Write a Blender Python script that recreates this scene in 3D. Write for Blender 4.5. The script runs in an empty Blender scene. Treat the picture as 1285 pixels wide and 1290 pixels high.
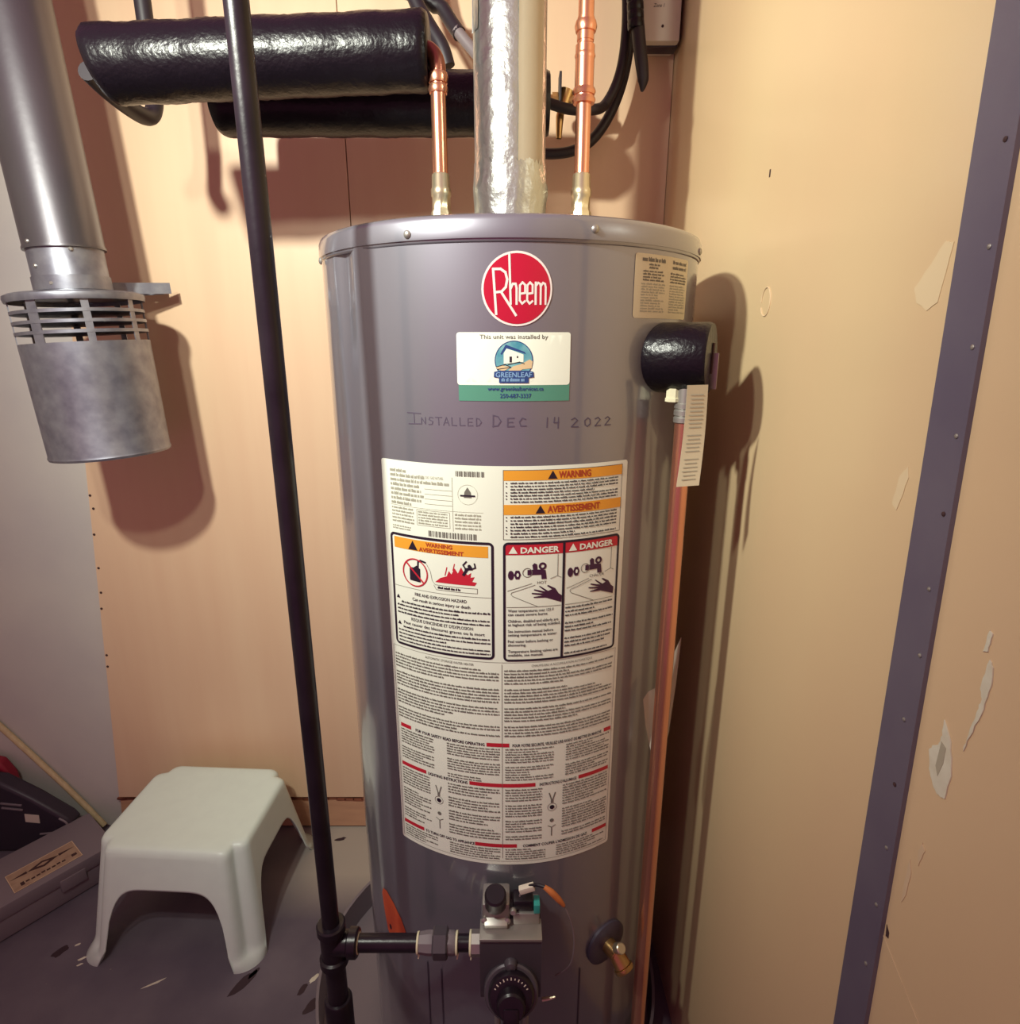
import bpy, bmesh, math, random
from mathutils import Vector, Matrix
from mathutils.geometry import tessellate_polygon
random.seed(7)
S = bpy.context.scene
COL = S.collection
PI = math.pi

# ------------------------------------------------------------------ camera, light, exposure
cam_d = bpy.data.cameras.new('camera'); cam = bpy.data.objects.new('camera', cam_d); COL.objects.link(cam)
cam.location = (0, 0, 1.22)
cam.rotation_euler = (math.radians(90 - 15.8), 0, 0)
cam_d.sensor_fit = 'AUTO'; cam_d.sensor_width = 36.0
cam_d.lens = 770.0 / 1290.0 * 36.0
cam_d.clip_start = 0.02
S.camera = cam

def lamp(name, kind, loc, watts, rad, col, aim=None, cone=150):
    d = bpy.data.lights.new(name, kind); d.energy = watts; d.shadow_soft_size = rad; d.color = col
    o = bpy.data.objects.new(name, d); COL.objects.link(o); o.location = loc
    if aim is not None:
        d.spot_size = math.radians(cone); d.spot_blend = 1.0; o.rotation_euler = Vector(aim).to_track_quat('-Z', 'Y').to_euler()
# a shaded work light hung at the upper left, in front of the heater, and a weaker bare bulb beside it
lamp('work_light', 'SPOT', (-0.60, 0.17, 1.80), 78, 0.030, (0.97, 1.0, 0.86), (0.38, 0.84, -0.40), 111)
lamp('bare_bulb', 'POINT', (-0.46, 0.06, 1.76), 14, 0.028, (0.97, 1.0, 0.86))
w = bpy.data.worlds.new('world'); S.world = w; w.use_nodes = True
bg = w.node_tree.nodes['Background']; bg.inputs[0].default_value = (0.46, 0.135, 0.25, 1); bg.inputs[1].default_value = 0.68
S.view_settings.view_transform = 'Standard'; S.view_settings.look = 'None'
S.view_settings.gamma = 1.0; S.view_settings.exposure = 0.0; S.view_settings.use_curve_mapping = False

# ------------------------------------------------------------------ materials
def mat(name, col, rough=0.5, metal=0.0, noise=None, bump=None, spec=0.5, coat=0.0, alpha=None):
    """noise = (scale, colour2, amount, stretch xyz); bump = (scale, strength, distance)"""
    m = bpy.data.materials.new(name); m.use_nodes = True
    nt = m.node_tree; b = nt.nodes['Principled BSDF']
    b.inputs['Base Color'].default_value = (*col, 1); b.inputs['Roughness'].default_value = rough
    b.inputs['Metallic'].default_value = metal; b.inputs['Specular IOR Level'].default_value = spec
    b.inputs['Coat Weight'].default_value = coat; b.inputs['Coat Roughness'].default_value = 0.12
    if alpha is not None: b.inputs['Alpha'].default_value = alpha
    tc = nt.nodes.new('ShaderNodeTexCoord')
    if noise:
        sc, c2, amt, st = noise
        mp = nt.nodes.new('ShaderNodeMapping'); mp.inputs['Scale'].default_value = st
        n = nt.nodes.new('ShaderNodeTexNoise'); n.inputs['Scale'].default_value = sc; n.inputs['Detail'].default_value = 5
        r = nt.nodes.new('ShaderNodeValToRGB'); r.color_ramp.elements[0].position = 0.35; r.color_ramp.elements[1].position = 0.68
        r.color_ramp.elements[0].color = (0, 0, 0, 1); r.color_ramp.elements[1].color = (amt, amt, amt, 1)
        x = nt.nodes.new('ShaderNodeMix'); x.data_type = 'RGBA'
        x.inputs[6].default_value = (*col, 1); x.inputs[7].default_value = (*c2, 1)
        nt.links.new(tc.outputs['Object'], mp.inputs[0]); nt.links.new(mp.outputs[0], n.inputs['Vector'])
        nt.links.new(n.outputs['Fac'], r.inputs[0]); nt.links.new(r.outputs[0], x.inputs[0])
        nt.links.new(x.outputs[2], b.inputs['Base Color'])
    if bump:
        n2 = nt.nodes.new('ShaderNodeTexNoise'); n2.inputs['Scale'].default_value = bump[0]; n2.inputs['Detail'].default_value = 4
        bp = nt.nodes.new('ShaderNodeBump'); bp.inputs['Strength'].default_value = bump[1]; bp.inputs['Distance'].default_value = bump[2]
        nt.links.new(tc.outputs['Object'], n2.inputs['Vector']); nt.links.new(n2.outputs['Fac'], bp.inputs['Height'])
        nt.links.new(bp.outputs[0], b.inputs['Normal'])
    return m

M = {}
M['ply'] = mat('painted_plywood', (0.77, 0.545, 0.36), 0.42, noise=(3.0, (0.71, 0.46, 0.30), 0.55, (6, 6, 0.5)), bump=(60, 0.05, 0.002))
M['tanwall'] = mat('tan_wall_paint', (0.71, 0.54, 0.315), 0.28, noise=(2.2, (0.68, 0.475, 0.285), 0.6, (1, 1.5, 0.6)), bump=(45, 0.05, 0.002))
M['kick'] = mat('kick_board', (0.60, 0.34, 0.20), 0.6, noise=(8, (0.45, 0.24, 0.15), 0.6, (1, 1, 6)))
M['palewall'] = mat('pale_wall', (0.78, 0.76, 0.70), 0.7)
M['drywall'] = mat('grey_wall', (0.60, 0.58, 0.53), 0.75, noise=(4, (0.50, 0.475, 0.47), 0.7, (1, 1, 1)), bump=(90, 0.08, 0.002))
M['strip'] = mat('grey_strip', (0.115, 0.095, 0.14), 0.45, noise=(14, (0.15, 0.13, 0.17), 0.5, (1, 1, 1)))
M['tank'] = mat('tank_enamel', (0.245, 0.240, 0.285), 0.40, 0.55, noise=(3, (0.220, 0.210, 0.262), 0.5, (1, 1, .4)), coat=1.0)
M['tank'].node_tree.nodes['Principled BSDF'].inputs['Coat IOR'].default_value = 1.9
M['tank_dark'] = mat('tank_plastic', (0.06, 0.05, 0.075), 0.42)
M['galv'] = mat('galvanised_steel', (0.34, 0.35, 0.40), 0.42, 0.8, noise=(40, (0.20, 0.20, 0.25), 0.8, (1, 1, 1)), bump=(30, 0.06, 0.003))
M['galv_dark'] = mat('dull_duct_steel', (0.20, 0.195, 0.21), 0.36, 0.85, noise=(12, (0.16, 0.15, 0.17), 0.8, (1, 1, .4)), bump=(80, 0.05, 0.002))
M['foil'] = mat('aluminium_foil', (0.56, 0.585, 0.56), 0.33, 0.85, bump=(60, 0.35, 0.006))
M['foil_flat'] = mat('foil_tape_dull', (0.50, 0.44, 0.33), 0.55, 0.35, bump=(30, 0.12, 0.004))
M['copper'] = mat('copper', (0.86, 0.42, 0.27), 0.27, 0.9, noise=(9, (0.62, 0.26, 0.17), 0.5, (1, 1, .6)))
M['copper_old'] = mat('aged_copper', (0.50, 0.19, 0.12), 0.32, 0.85, noise=(9, (0.30, 0.11, 0.09), 0.6, (1, 1, 1)))
M['brass'] = mat('brass', (0.55, 0.35, 0.14), 0.28, 0.9)
M['brass_pale'] = mat('pale_brass', (0.72, 0.64, 0.45), 0.32, 0.85)
M['black'] = mat('black_iron', (0.010, 0.006, 0.011), 0.30, 0.0, noise=(22, (0.022, 0.014, 0.022), 0.6, (1, 1, 1)), bump=(120, 0.12, 0.002), spec=0.4)
M['foam'] = mat('black_foam', (0.006, 0.004, 0.007), 0.30, bump=(170, 0.30, 0.003), spec=0.35)
M['hose'] = mat('black_rubber', (0.018, 0.012, 0.018), 0.5)
M['sheath'] = mat('grey_sheath', (0.20, 0.16, 0.17), 0.5)
M['white'] = mat('white_plastic', (0.66, 0.60, 0.50), 0.4)
M['stool'] = mat('white_stool_plastic', (0.74, 0.88, 0.80), 0.36, noise=(40, (0.70, 0.83, 0.76), 0.5, (1, 1, 1)))
M['paper'] = mat('label_paper', (0.84, 0.88, 0.77), 0.38)
M['paper2'] = mat('label_paper_aged', (0.66, 0.60, 0.44), 0.5)
M['ink'] = mat('black_ink', (0.018, 0.008, 0.022), 0.5)
M['greyink'] = mat('grey_ink', (0.16, 0.15, 0.13), 0.6)
M['paleink'] = mat('pale_ink', (0.42, 0.41, 0.33), 0.6)
M['orange'] = mat('orange_ink', (0.82, 0.36, 0.035), 0.45)
M['red'] = mat('red_ink', (0.55, 0.02, 0.04), 0.4)
M['badge'] = mat('badge_red', (0.47, 0.010, 0.035), 0.25, coat=0.4)
M['badgewhite'] = mat('badge_white', (0.80, 0.70, 0.68), 0.3)
M['maroon'] = mat('dark_purple_ink', (0.055, 0.012, 0.045), 0.5)
M['redtext'] = mat('dark_red_ink', (0.42, 0.05, 0.02), 0.5)
M['green'] = mat('green_sticker_strip', (0.085, 0.26, 0.19), 0.4)
M['teal'] = mat('teal_ink', (0.06, 0.26, 0.36), 0.4, noise=(60, (0.25, 0.50, 0.52), 0.9, (1, 1, 1)))
M['blue'] = mat('blue_ink', (0.025, 0.06, 0.21), 0.4)
M['ltblue'] = mat('light_blue_ink', (0.22, 0.38, 0.62), 0.4)
M['skinink'] = mat('tan_ink', (0.68, 0.50, 0.30), 0.4)
M['marker'] = mat('marker_pen', (0.085, 0.065, 0.105), 0.6)
M['orangest'] = mat('orange_sticker', (0.72, 0.12, 0.035), 0.5, noise=(25, (0.55, 0.07, 0.03), 0.8, (1, 1, 1)))
M['valve'] = mat('valve_grey', (0.085, 0.072, 0.088), 0.4, 0.25)
M['alu'] = mat('cast_aluminium', (0.42, 0.40, 0.37), 0.40, 0.75)
M['tealplastic'] = mat('teal_button', (0.03, 0.30, 0.27), 0.4)
M['wireorange'] = mat('orange_wire', (0.50, 0.15, 0.04), 0.5)
M['sealant'] = mat('thread_sealant', (0.74, 0.70, 0.48), 0.6)
M['pan'] = mat('drain_pan', (0.46, 0.40, 0.30), 0.5, noise=(7, (0.38, 0.32, 0.24), 0.6, (1, 1, 1)))
M['casegrey'] = mat('case_grey', (0.20, 0.17, 0.19), 0.5, bump=(150, 0.1, 0.001))
M['caseblack'] = mat('case_black', (0.03, 0.022, 0.036), 0.45)
M['redplastic'] = mat('red_plastic', (0.28, 0.015, 0.035), 0.45)
M['stick'] = mat('pale_wood', (0.62, 0.50, 0.28), 0.55, noise=(30, (0.42, 0.30, 0.17), 0.5, (3, 3, 1)))
M['plaster'] = mat('white_filler', (0.72, 0.70, 0.56), 0.7, noise=(60, (0.58, 0.52, 0.38), 0.6, (1, 1, 1)))
M['palepaint'] = mat('pale_touch_up', (0.74, 0.59, 0.37), 0.45)
M['filler_grey'] = mat('grey_hole', (0.42, 0.38, 0.28), 0.8)
M['scuff'] = mat('pale_scuff', (0.66, 0.50, 0.32), 0.7)
M['dark'] = mat('dark_mark', (0.05, 0.02, 0.02), 0.8)
M['stain'] = mat('floor_stain', (0.035, 0.016, 0.024), 0.6)
M['casestick'] = mat('case_sticker', (0.42, 0.30, 0.20), 0.5, noise=(45, (0.30, 0.19, 0.13), 0.8, (1, 1, 1)))
# clear film
m = bpy.data.materials.new('clear_film'); m.use_nodes = True
b = m.node_tree.nodes['Principled BSDF']; b.inputs['Base Color'].default_value = (0.80, 0.72, 0.60, 1)
b.inputs['Roughness'].default_value = 0.2; b.inputs['Alpha'].default_value = 0.50; M['film'] = m
# floor: worn purple-grey paint giving way to bare pale concrete near the back wall
m = bpy.data.materials.new('painted_concrete'); m.use_nodes = True; nt = m.node_tree; b = nt.nodes['Principled BSDF']
b.inputs['Roughness'].default_value = 0.55
tc = nt.nodes.new('ShaderNodeTexCoord'); sp = nt.nodes.new('ShaderNodeSeparateXYZ'); nt.links.new(tc.outputs['Object'], sp.inputs[0])
n = nt.nodes.new('ShaderNodeTexNoise'); n.inputs['Scale'].default_value = 9; n.inputs['Detail'].default_value = 6; nt.links.new(tc.outputs['Object'], n.inputs['Vector'])
r = nt.nodes.new('ShaderNodeValToRGB'); r.color_ramp.elements[0].color = (0.110, 0.092, 0.122, 1); r.color_ramp.elements[1].color = (0.155, 0.132, 0.160, 1)
r.color_ramp.elements[0].position = .35; r.color_ramp.elements[1].position = .7; nt.links.new(n.outputs['Fac'], r.inputs[0])
n3 = nt.nodes.new('ShaderNodeTexNoise'); n3.inputs['Scale'].default_value = 48; n3.inputs['Detail'].default_value = 2; nt.links.new(tc.outputs['Object'], n3.inputs['Vector'])
r3 = nt.nodes.new('ShaderNodeValToRGB'); r3.color_ramp.elements[0].position = .77; r3.color_ramp.elements[1].position = .80; nt.links.new(n3.outputs['Fac'], r3.inputs[0])
x1 = nt.nodes.new('ShaderNodeMix'); x1.data_type = 'RGBA'; x1.inputs[7].default_value = (0.34, 0.30, 0.26, 1)
nt.links.new(r3.outputs[0], x1.inputs[0]); nt.links.new(r.outputs[0], x1.inputs[6])
mr = nt.nodes.new('ShaderNodeMapRange'); mr.inputs['From Min'].default_value = 1.04; mr.inputs['From Max'].default_value = 1.16; nt.links.new(sp.outputs['Y'], mr.inputs[0])
mr2 = nt.nodes.new('ShaderNodeMapRange'); mr2.inputs['From Min'].default_value = -0.62; mr2.inputs['From Max'].default_value = -0.44; nt.links.new(sp.outputs['X'], mr2.inputs[0])
mu = nt.nodes.new('ShaderNodeMath'); mu.operation = 'MULTIPLY'; nt.links.new(mr.outputs[0], mu.inputs[0]); nt.links.new(mr2.outputs[0], mu.inputs[1])
x2 = nt.nodes.new('ShaderNodeMix'); x2.data_type = 'RGBA'; x2.inputs[7].default_value = (0.42, 0.37, 0.31, 1)
nt.links.new(mu.outputs[0], x2.inputs[0]); nt.links.new(x1.outputs[2], x2.inputs[6]); nt.links.new(x2.outputs[2], b.inputs['Base Color'])
M['floor'] = m

# ------------------------------------------------------------------ mesh builder
class MB:
    def __init__(s): s.v = []; s.f = []
    def add(s, vs, fs):
        k = len(s.v); s.v += [tuple(p) for p in vs]; s.f += [tuple(i + k for i in f) for f in fs]; return s
    def box(s, c, d, rot=None, bev=0.0):
        """box with centre c, size d; chamfered edges when bev > 0"""
        bm = bmesh.new(); bmesh.ops.create_cube(bm, size=1.0)
        for q in bm.verts: q.co = Vector((q.co.x * d[0], q.co.y * d[1], q.co.z * d[2]))
        if bev > 0: bmesh.ops.bevel(bm, geom=bm.edges[:], offset=bev, segments=2, profile=0.6, affect='EDGES')
        Mx = Matrix.Translation(Vector(c)) @ (rot.to_4x4() if rot is not None else Matrix.Identity(4))
        bm.verts.index_update()
        s.add([Mx @ q.co for q in bm.verts], [[q.index for q in f.verts] for f in bm.faces]); bm.free(); return s
    def lathe(s, prof, c=(0, 0, 0), ax=(0, 0, 1), n=32):
        """profile of (radius, height) turned about the axis ax through c"""
        z = Vector(ax).normalized(); x = z.orthogonal().normalized() if abs(z.z) < 0.999 else Vector((1, 0, 0)); y = z.cross(x)
        c = Vector(c); vs = []; fs = []
        for (r, h) in prof:
            for i in range(n):
                a = 2 * PI * i / n; vs.append(c + z * h + (x * math.cos(a) + y * math.sin(a)) * max(r, 1e-5))
        for j in range(len(prof) - 1):
            for i in range(n):
                k = (i + 1) % n; fs.append((j * n + i, j * n + k, (j + 1) * n + k, (j + 1) * n + i))
        if prof[0][0] > 1e-4: fs.append(tuple(range(n))[::-1])
        if prof[-1][0] > 1e-4: fs.append(tuple((len(prof) - 1) * n + i for i in range(n)))
        return s.add(vs, fs)
    def cyl(s, a, b_, r, n=24, r2=None, bev=0.0):
        a = Vector(a); b_ = Vector(b_); L = (b_ - a).length; r2 = r if r2 is None else r2
        p = [(r, 0), (r2, L)] if bev <= 0 else [(r - bev, 0), (r, bev), (r2, L - bev), (r2 - bev, L)]
        return s.lathe(p, a, b_ - a, n)
    def tube(s, pts, r, n=14, smooth=6):
        """round tube along a Catmull-Rom path; r may be a list"""
        P = [Vector(p) for p in pts]
        if smooth > 1 and len(P) > 2:
            Q = []; R_ = []
            for i in range(len(P) - 1):
                p0 = P[max(i - 1, 0)]; p1 = P[i]; p2 = P[i + 1]; p3 = P[min(i + 2, len(P) - 1)]
                for k in range(smooth):
                    t = k / smooth
                    Q.append(0.5 * ((2 * p1) + (p2 - p0) * t + (2 * p0 - 5 * p1 + 4 * p2 - p3) * t * t + (3 * p1 - p0 - 3 * p2 + p3) * t ** 3))
                    if isinstance(r, (list, tuple)): R_.append(r[i] * (1 - t) + r[i + 1] * t)
            Q.append(P[-1])
            if isinstance(r, (list, tuple)): R_.append(r[-1]); r = R_
            P = Q
        rr = r if isinstance(r, (list, tuple)) else [r] * len(P)
        T = [(P[min(i + 1, len(P) - 1)] - P[max(i - 1, 0)]).normalized() for i in range(len(P))]
        x = T[0].orthogonal().normalized(); vs = []; fs = []
        for i, p in enumerate(P):
            x = (x - T[i] * x.dot(T[i])).normalized(); y = T[i].cross(x)
            for j in range(n):
                a = 2 * PI * j / n; vs.append(p + (x * math.cos(a) + y * math.sin(a)) * rr[i])
        for i in range(len(P) - 1):
            for j in range(n):
                k = (j + 1) % n; fs.append((i * n + j, i * n + k, (i + 1) * n + k, (i + 1) * n + j))
        fs.append(tuple(range(n))[::-1]); fs.append(tuple((len(P) - 1) * n + j for j in range(n)))
        return s.add(vs, fs)
    def slab(s, poly, axis_fn, t):
        """extruded polygon: poly of 2-D points, axis_fn(a,b,h) -> 3-D"""
        n = len(poly); vs = [axis_fn(a, b_, 0) for a, b_ in poly] + [axis_fn(a, b_, t) for a, b_ in poly]
        tri = tessellate_polygon([[Vector((a, b_, 0)) for a, b_ in poly]])
        fs = [tuple(q) for q in tri] + [tuple(i + n for i in q)[::-1] for q in tri]
        fs += [(i, (i + 1) % n, (i + 1) % n + n, i + n) for i in range(n)]
        return s.add(vs, fs)
    def build(s, name, m, parent=None, angle=38, loc=None, fix=True):
        me = bpy.data.meshes.new(name); me.from_pydata(s.v, [], s.f); me.validate()
        if fix:
            bm = bmesh.new(); bm.from_mesh(me); bmesh.ops.recalc_face_normals(bm, faces=bm.faces[:]); bm.to_mesh(me); bm.free()
        me.polygons.foreach_set('use_smooth', [True] * len(me.polygons)); me.set_sharp_from_angle(angle=math.radians(angle))
        me.materials.append(M[m]); o = bpy.data.objects.new(name, me); COL.objects.link(o)
        if parent is not None: o.parent = parent
        if loc is not None: o.location = loc
        return o

def tag(o, label, cat, group=None):
    o['label'] = label; o['category'] = cat
    if group: o['group'] = group
    return o
def thing(name, label, cat, loc=(0, 0, 0), rz=0.0, group=None):
    o = bpy.data.objects.new(name, None); COL.objects.link(o); o.location = loc; o.rotation_euler = (0, 0, rz); o.empty_display_size = 0.05
    return tag(o, label, cat, group)
def struct(o): o['kind'] = 'structure'; return o
def stuff(o): o['kind'] = 'stuff'; return o
def V(*a): return Vector(a)

# ------------------------------------------------------------------ the room
TOP = 2.35
fl = struct(MB().box((-0.65, 0.2, -0.05), (1.95, 2.3, 0.1)).build('floor', 'floor'))
wb = struct(MB().box((-0.65, 1.362, TOP / 2), (1.95, 0.1, TOP)).build('wall_back', 'drywall'))
def ply(poly):
    return MB().slab(poly, lambda a, b_, h: (a, 1.300 + h, b_), 0.0118)
ply([(-0.995, 0.098), (-0.3115, 0.098), (-0.3115, TOP), (-0.795, TOP)]).build('plywood_panel', 'ply', wb)
ply([(-0.3095, 0.098), (0.2990, 0.098), (0.2990, TOP), (-0.3095, TOP)]).build('plywood_panel', 'ply', wb)
MB().slab([(-1.004, 0.006), (0.299, 0.006), (0.299, 0.088), (-0.996, 0.088)], lambda a, b_, h: (a, 1.304 + h, b_), 0.0075).build('kick_board', 'kick', wb)
mb = MB()                                               # cracked edge along the bottom of the plywood
for i in range(60):
    xx = -0.99 + i * 0.0215; mb.box((xx, 1.303, 0.092 + random.uniform(-.002, .002)), (0.024, 0.006, random.uniform(.004, .009)))
stuff(mb.build('cracked_joint', 'copper_old', wb))
for zz in (0.66, 0.72, 0.80, 0.86, 0.89, 0.62, 0.5, 0.47):  # nails along the plywood edge
    MB().lathe([(0.0028, 0), (0.0028, .001), (0.0012, .0018)], (-0.978 + (zz - 0.30) * 0.089 + random.uniform(.004, .012), 1.2999, zz), (0, -1, 0), 8).build('nail', 'dark', wb)
wr = struct(MB().box((0.35, 0.2, TOP / 2), (0.1, 2.3, TOP)).build('wall_right', 'tanwall'))
wr.location.x = 0.0
struct(MB().box((-1.675, 0.32, TOP / 2), (0.1, 2.06, TOP)).build('wall_left', 'palewall'))
# metal strip on the right wall
def on_right(a, b_, h): return (0.2999 - h, a, b_)
def stripY(z): return 0.393 + (z - 0.61) * 0.041
tr = struct(MB().slab([(stripY(0.02) - .021, .02), (stripY(.02) + .019, .02), (stripY(2.2) + .0165, 2.2), (stripY(2.2) - .0165, 2.2)], on_right, 0.0035).build('trim_1', 'strip'))
for i, zz in enumerate((1.335, 1.275, 1.215, 1.158, 1.105, 1.05, 1.0, 0.945, 0.89, 0.835, 0.78, 0.72)):
    MB().lathe([(0.0017, 0), (0.0017, .0006), (0.0008, .0012)], (0.2964, stripY(zz) - 0.0095 + random.uniform(-.003, .003), zz), (-1, 0, 0), 8).build('nail', 'alu' if i % 4 else 'dark', tr)
# filler patches and scuffs on the right wall: (y, z) outlines
def patch(name, m, pts, t=0.0007, rag=0.0):
    P = []
    for i in range(len(pts)):
        a = pts[i]; b_ = pts[(i + 1) % len(pts)]
        for k in range(4):
            u = k / 4; P.append((a[0] * (1 - u) + b_[0] * u + random.uniform(-rag, rag), a[1] * (1 - u) + b_[1] * u + random.uniform(-rag, rag)))
    return MB().slab(P, on_right, t).build(name, m, wr)
patch('filler_patch', 'plaster', [(.3665, .968), (.357, .957), (.350, .935), (.3515, .915), (.358, .913), (.364, .917), (.3695, .925), (.3735, .938), (.3705, .944), (.3665, .947), (.365, .956)], .0009, .0005)
patch('filler_hollow', 'filler_grey', [(.364, .952), (.359, .950), (.3585, .938), (.361, .926), (.3645, .932)], .0012)
patch('filler_patch', 'plaster', [(.342, 1.028), (.338, 1.024), (.336, 1.012), (.338, .995), (.342, .975), (.3455, .958), (.3445, .972), (.342, .99), (.341, 1.0), (.344, 1.008)], .0008, .0006)
patch('filler_patch', 'plaster', [(.347, 1.045), (.344, 1.043), (.345, 1.032), (.348, 1.030)], .0008, .0006)
patch('scuff_mark', 'scuff', [(.362, .868), (.358, .864), (.361, .848), (.364, .856)], .0004, .0005)
patch('scuff_mark', 'scuff', [(.370, .845), (.366, .836), (.3665, .815), (.369, .805), (.370, .82)], .0004, .0003)
patch('scratch_line', 'scuff', [(.383, .76), (.3815, .76), (.3265, .735), (.3265, .7355)], .0003)
patch('dark_mark', 'dark', [(.3785, .772), (.3745, .768), (.374, .763), (.377, .762)], .0004)
patch('dark_mark', 'dark', [(.786, 1.408), (.783, 1.408), (.783, 1.400), (.786, 1.400)], .0004)
patch('filler_patch', 'palepaint', [(.447, 1.283), (.455, 1.285), (.470, 1.268), (.481, 1.256), (.475, 1.246), (.462, 1.240), (.452, 1.245)], .0004, .0006)
patch('filler_patch', 'palepaint', [(.449, 1.120), (.452, 1.128), (.460, 1.118), (.463, 1.096), (.456, 1.092)], .0004, .0005)
mb = MB(); mb.tube([(0.2995, .756 + .013 * math.cos(a * PI / 8), 1.262 + .016 * math.sin(a * PI / 8)) for a in range(0, 16)], .0007, 5, 2); mb.build('ring_mark', 'scuff', wr)
# stains and flecks on the floor
def blob(cx, cy, rx, ry, ang, m, name, z=.0004):
    P = []
    for i in range(14):
        a = 2 * PI * i / 14; k = random.uniform(.7, 1.1); x = rx * k * math.cos(a); y = ry * k * math.sin(a)
        P.append((cx + x * math.cos(ang) - y * math.sin(ang), cy + x * math.sin(ang) + y * math.cos(ang)))
    MB().slab(P, lambda a, b_, h: (a, b_, -0.0002 + h), z).build(name, m, fl)
blob(-.525, .905, .034, .010, 1.05, 'stain', 'dark_stain'); blob(-.512, .925, .014, .005, 1.0, 'stain', 'dark_stain')
blob(-.405, .893, .016, .006, 1.2, 'stain', 'dark_stain'); blob(-.378, .862, .02, .01, .9, 'stain', 'dark_stain')
blob(-.388, .915, .013, .005, .9, 'plaster', 'white_fleck'); blob(-.70, .905, .022, .0025, .5, 'plaster', 'white_fleck')
blob(-.93, .97, .018, .009, .9, 'stain', 'dark_stain'); blob(-.905, .985, .006, .003, .6, 'plaster', 'white_fleck')
blob(-.875, .955, .010, .003, .5, 'plaster', 'white_fleck'); blob(-.872, .942, .006, .0025, .5, 'plaster', 'white_fleck')
blob(-.43, 1.265, .014, .006, .3, 'stain', 'dark_stain')

# ------------------------------------------------------------------ drain pan
pan = thing('drain_pan', 'shallow round drain pan with shade painted into its rim under the grey water heater', 'drain pan', (-0.045, .907, 0))
MB().lathe([(0.0, 0.0005), (0.307, 0.0005), (0.3085, .006), (0.300, .0045), (0.0, .0045)], (0, 0, 0), (0, 0, 1), 72).build('pan_base', 'pan', pan)
MB().lathe([(0.3085, .0010), (0.3115, .002), (0.3155, .058), (0.3185, .060), (0.3185, .063), (0.3135, .062), (0.3085, .006)], (0, 0, 0), (0, 0, 1), 72).build('pan_rim', 'casegrey', pan)  # dark grey stands in for shade on the inner face of the beige pan
for (x, y) in ((-.268, .83), (-.285, .80), (-.30, .95)):
    P = [(x + .045 + .007 * math.cos(a) * random.uniform(.7, 1.1), y - .907 + .004 * math.sin(a) * random.uniform(.7, 1.1)) for a in [i * PI / 4 for i in range(8)]]
    MB().slab(P, lambda a, b_, h: (a, b_, .0044 + h), .0005).build('dirt_spot', 'stain', pan)

# ------------------------------------------------------------------ water heater
R = 0.25
TK = thing('water_heater', 'tall grey cylindrical gas water heater with warning labels standing in the drain pan', 'water heater', (0, 0.907, 0))
def W(u, z, off=0.0):
    a = u / R; return (math.sin(a) * (R + off), -math.cos(a) * (R + off), z)
def ring(n=120):
    return [2 * PI * i / n for i in range(n)]
# jacket with a crease near the upper left
mb = MB(); zs = [.035, .04] + [.045 + i * (1.318 - .045) / 44 for i in range(45)]; n = 144; vs = []; fs = []
for z in zs:
    for i in range(n):
        a = 2 * PI * i / n; r = R - (.004 if z < .038 else 0)
        ph = math.atan2(math.sin(a), math.cos(a)); d = ph + 0.86
        r -= .0055 * math.exp(-(d / .075) ** 2) * math.exp(-((z - 1.30) / .11) ** 2)
        r += .003 * math.exp(-((d - .13) / .06) ** 2) * math.exp(-((z - 1.29) / .11) ** 2)
        r -= .0018 * math.exp(-((ph + 1.02) / .05) ** 2) * (0.4 + .6 * math.sin(z * 4) ** 2)
        vs.append((math.sin(a) * r, -math.cos(a) * r, z))
for j in range(len(zs) - 1):
    for i in range(n): fs.append((j * n + i, j * n + (i + 1) % n, (j + 1) * n + (i + 1) % n, (j + 1) * n + i))
fs.append(tuple(range(n))); mb.add(vs, fs); mb.build('tank_jacket', 'tank', TK, 50)
# lid with turned-down rim
MB().lathe([(R + .0012, 1.3165), (R + .0032, 1.3165), (R + .0034, 1.3185), (R + .0026, 1.333), (R + .0005, 1.3378), (R - .004, 1.3400), (R - .012, 1.3400), (R - .02, 1.336), (0.0, 1.336)], (0, 0, 0), (0, 0, 1), 144).build('tank_lid', 'tank', TK, 50)
MB().lathe([(R + .0001, 1.3128), (R + .0016, 1.3138), (R + .0016, 1.3168), (R + .0001, 1.3172)], (0, 0, 0), (0, 0, 1), 144).build('rim_bead', 'tank', TK, 60)
for u, z in ((-.1065, 1.3225), (.0865, 1.3265), (.288, 1.3225), (-.2885, 1.312), (.46, 1.3225), (-.46, 1.3225)):
    a = u / R; nrm = V(math.sin(a), -math.cos(a), 0)
    MB().lathe([(.0042, 0), (.0042, .0012), (.003, .0026), (.0012, .0032), (0, .0032)], V(*W(u, z, .0028)), nrm, 12).build('rim_screw', 'alu', TK)

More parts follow.
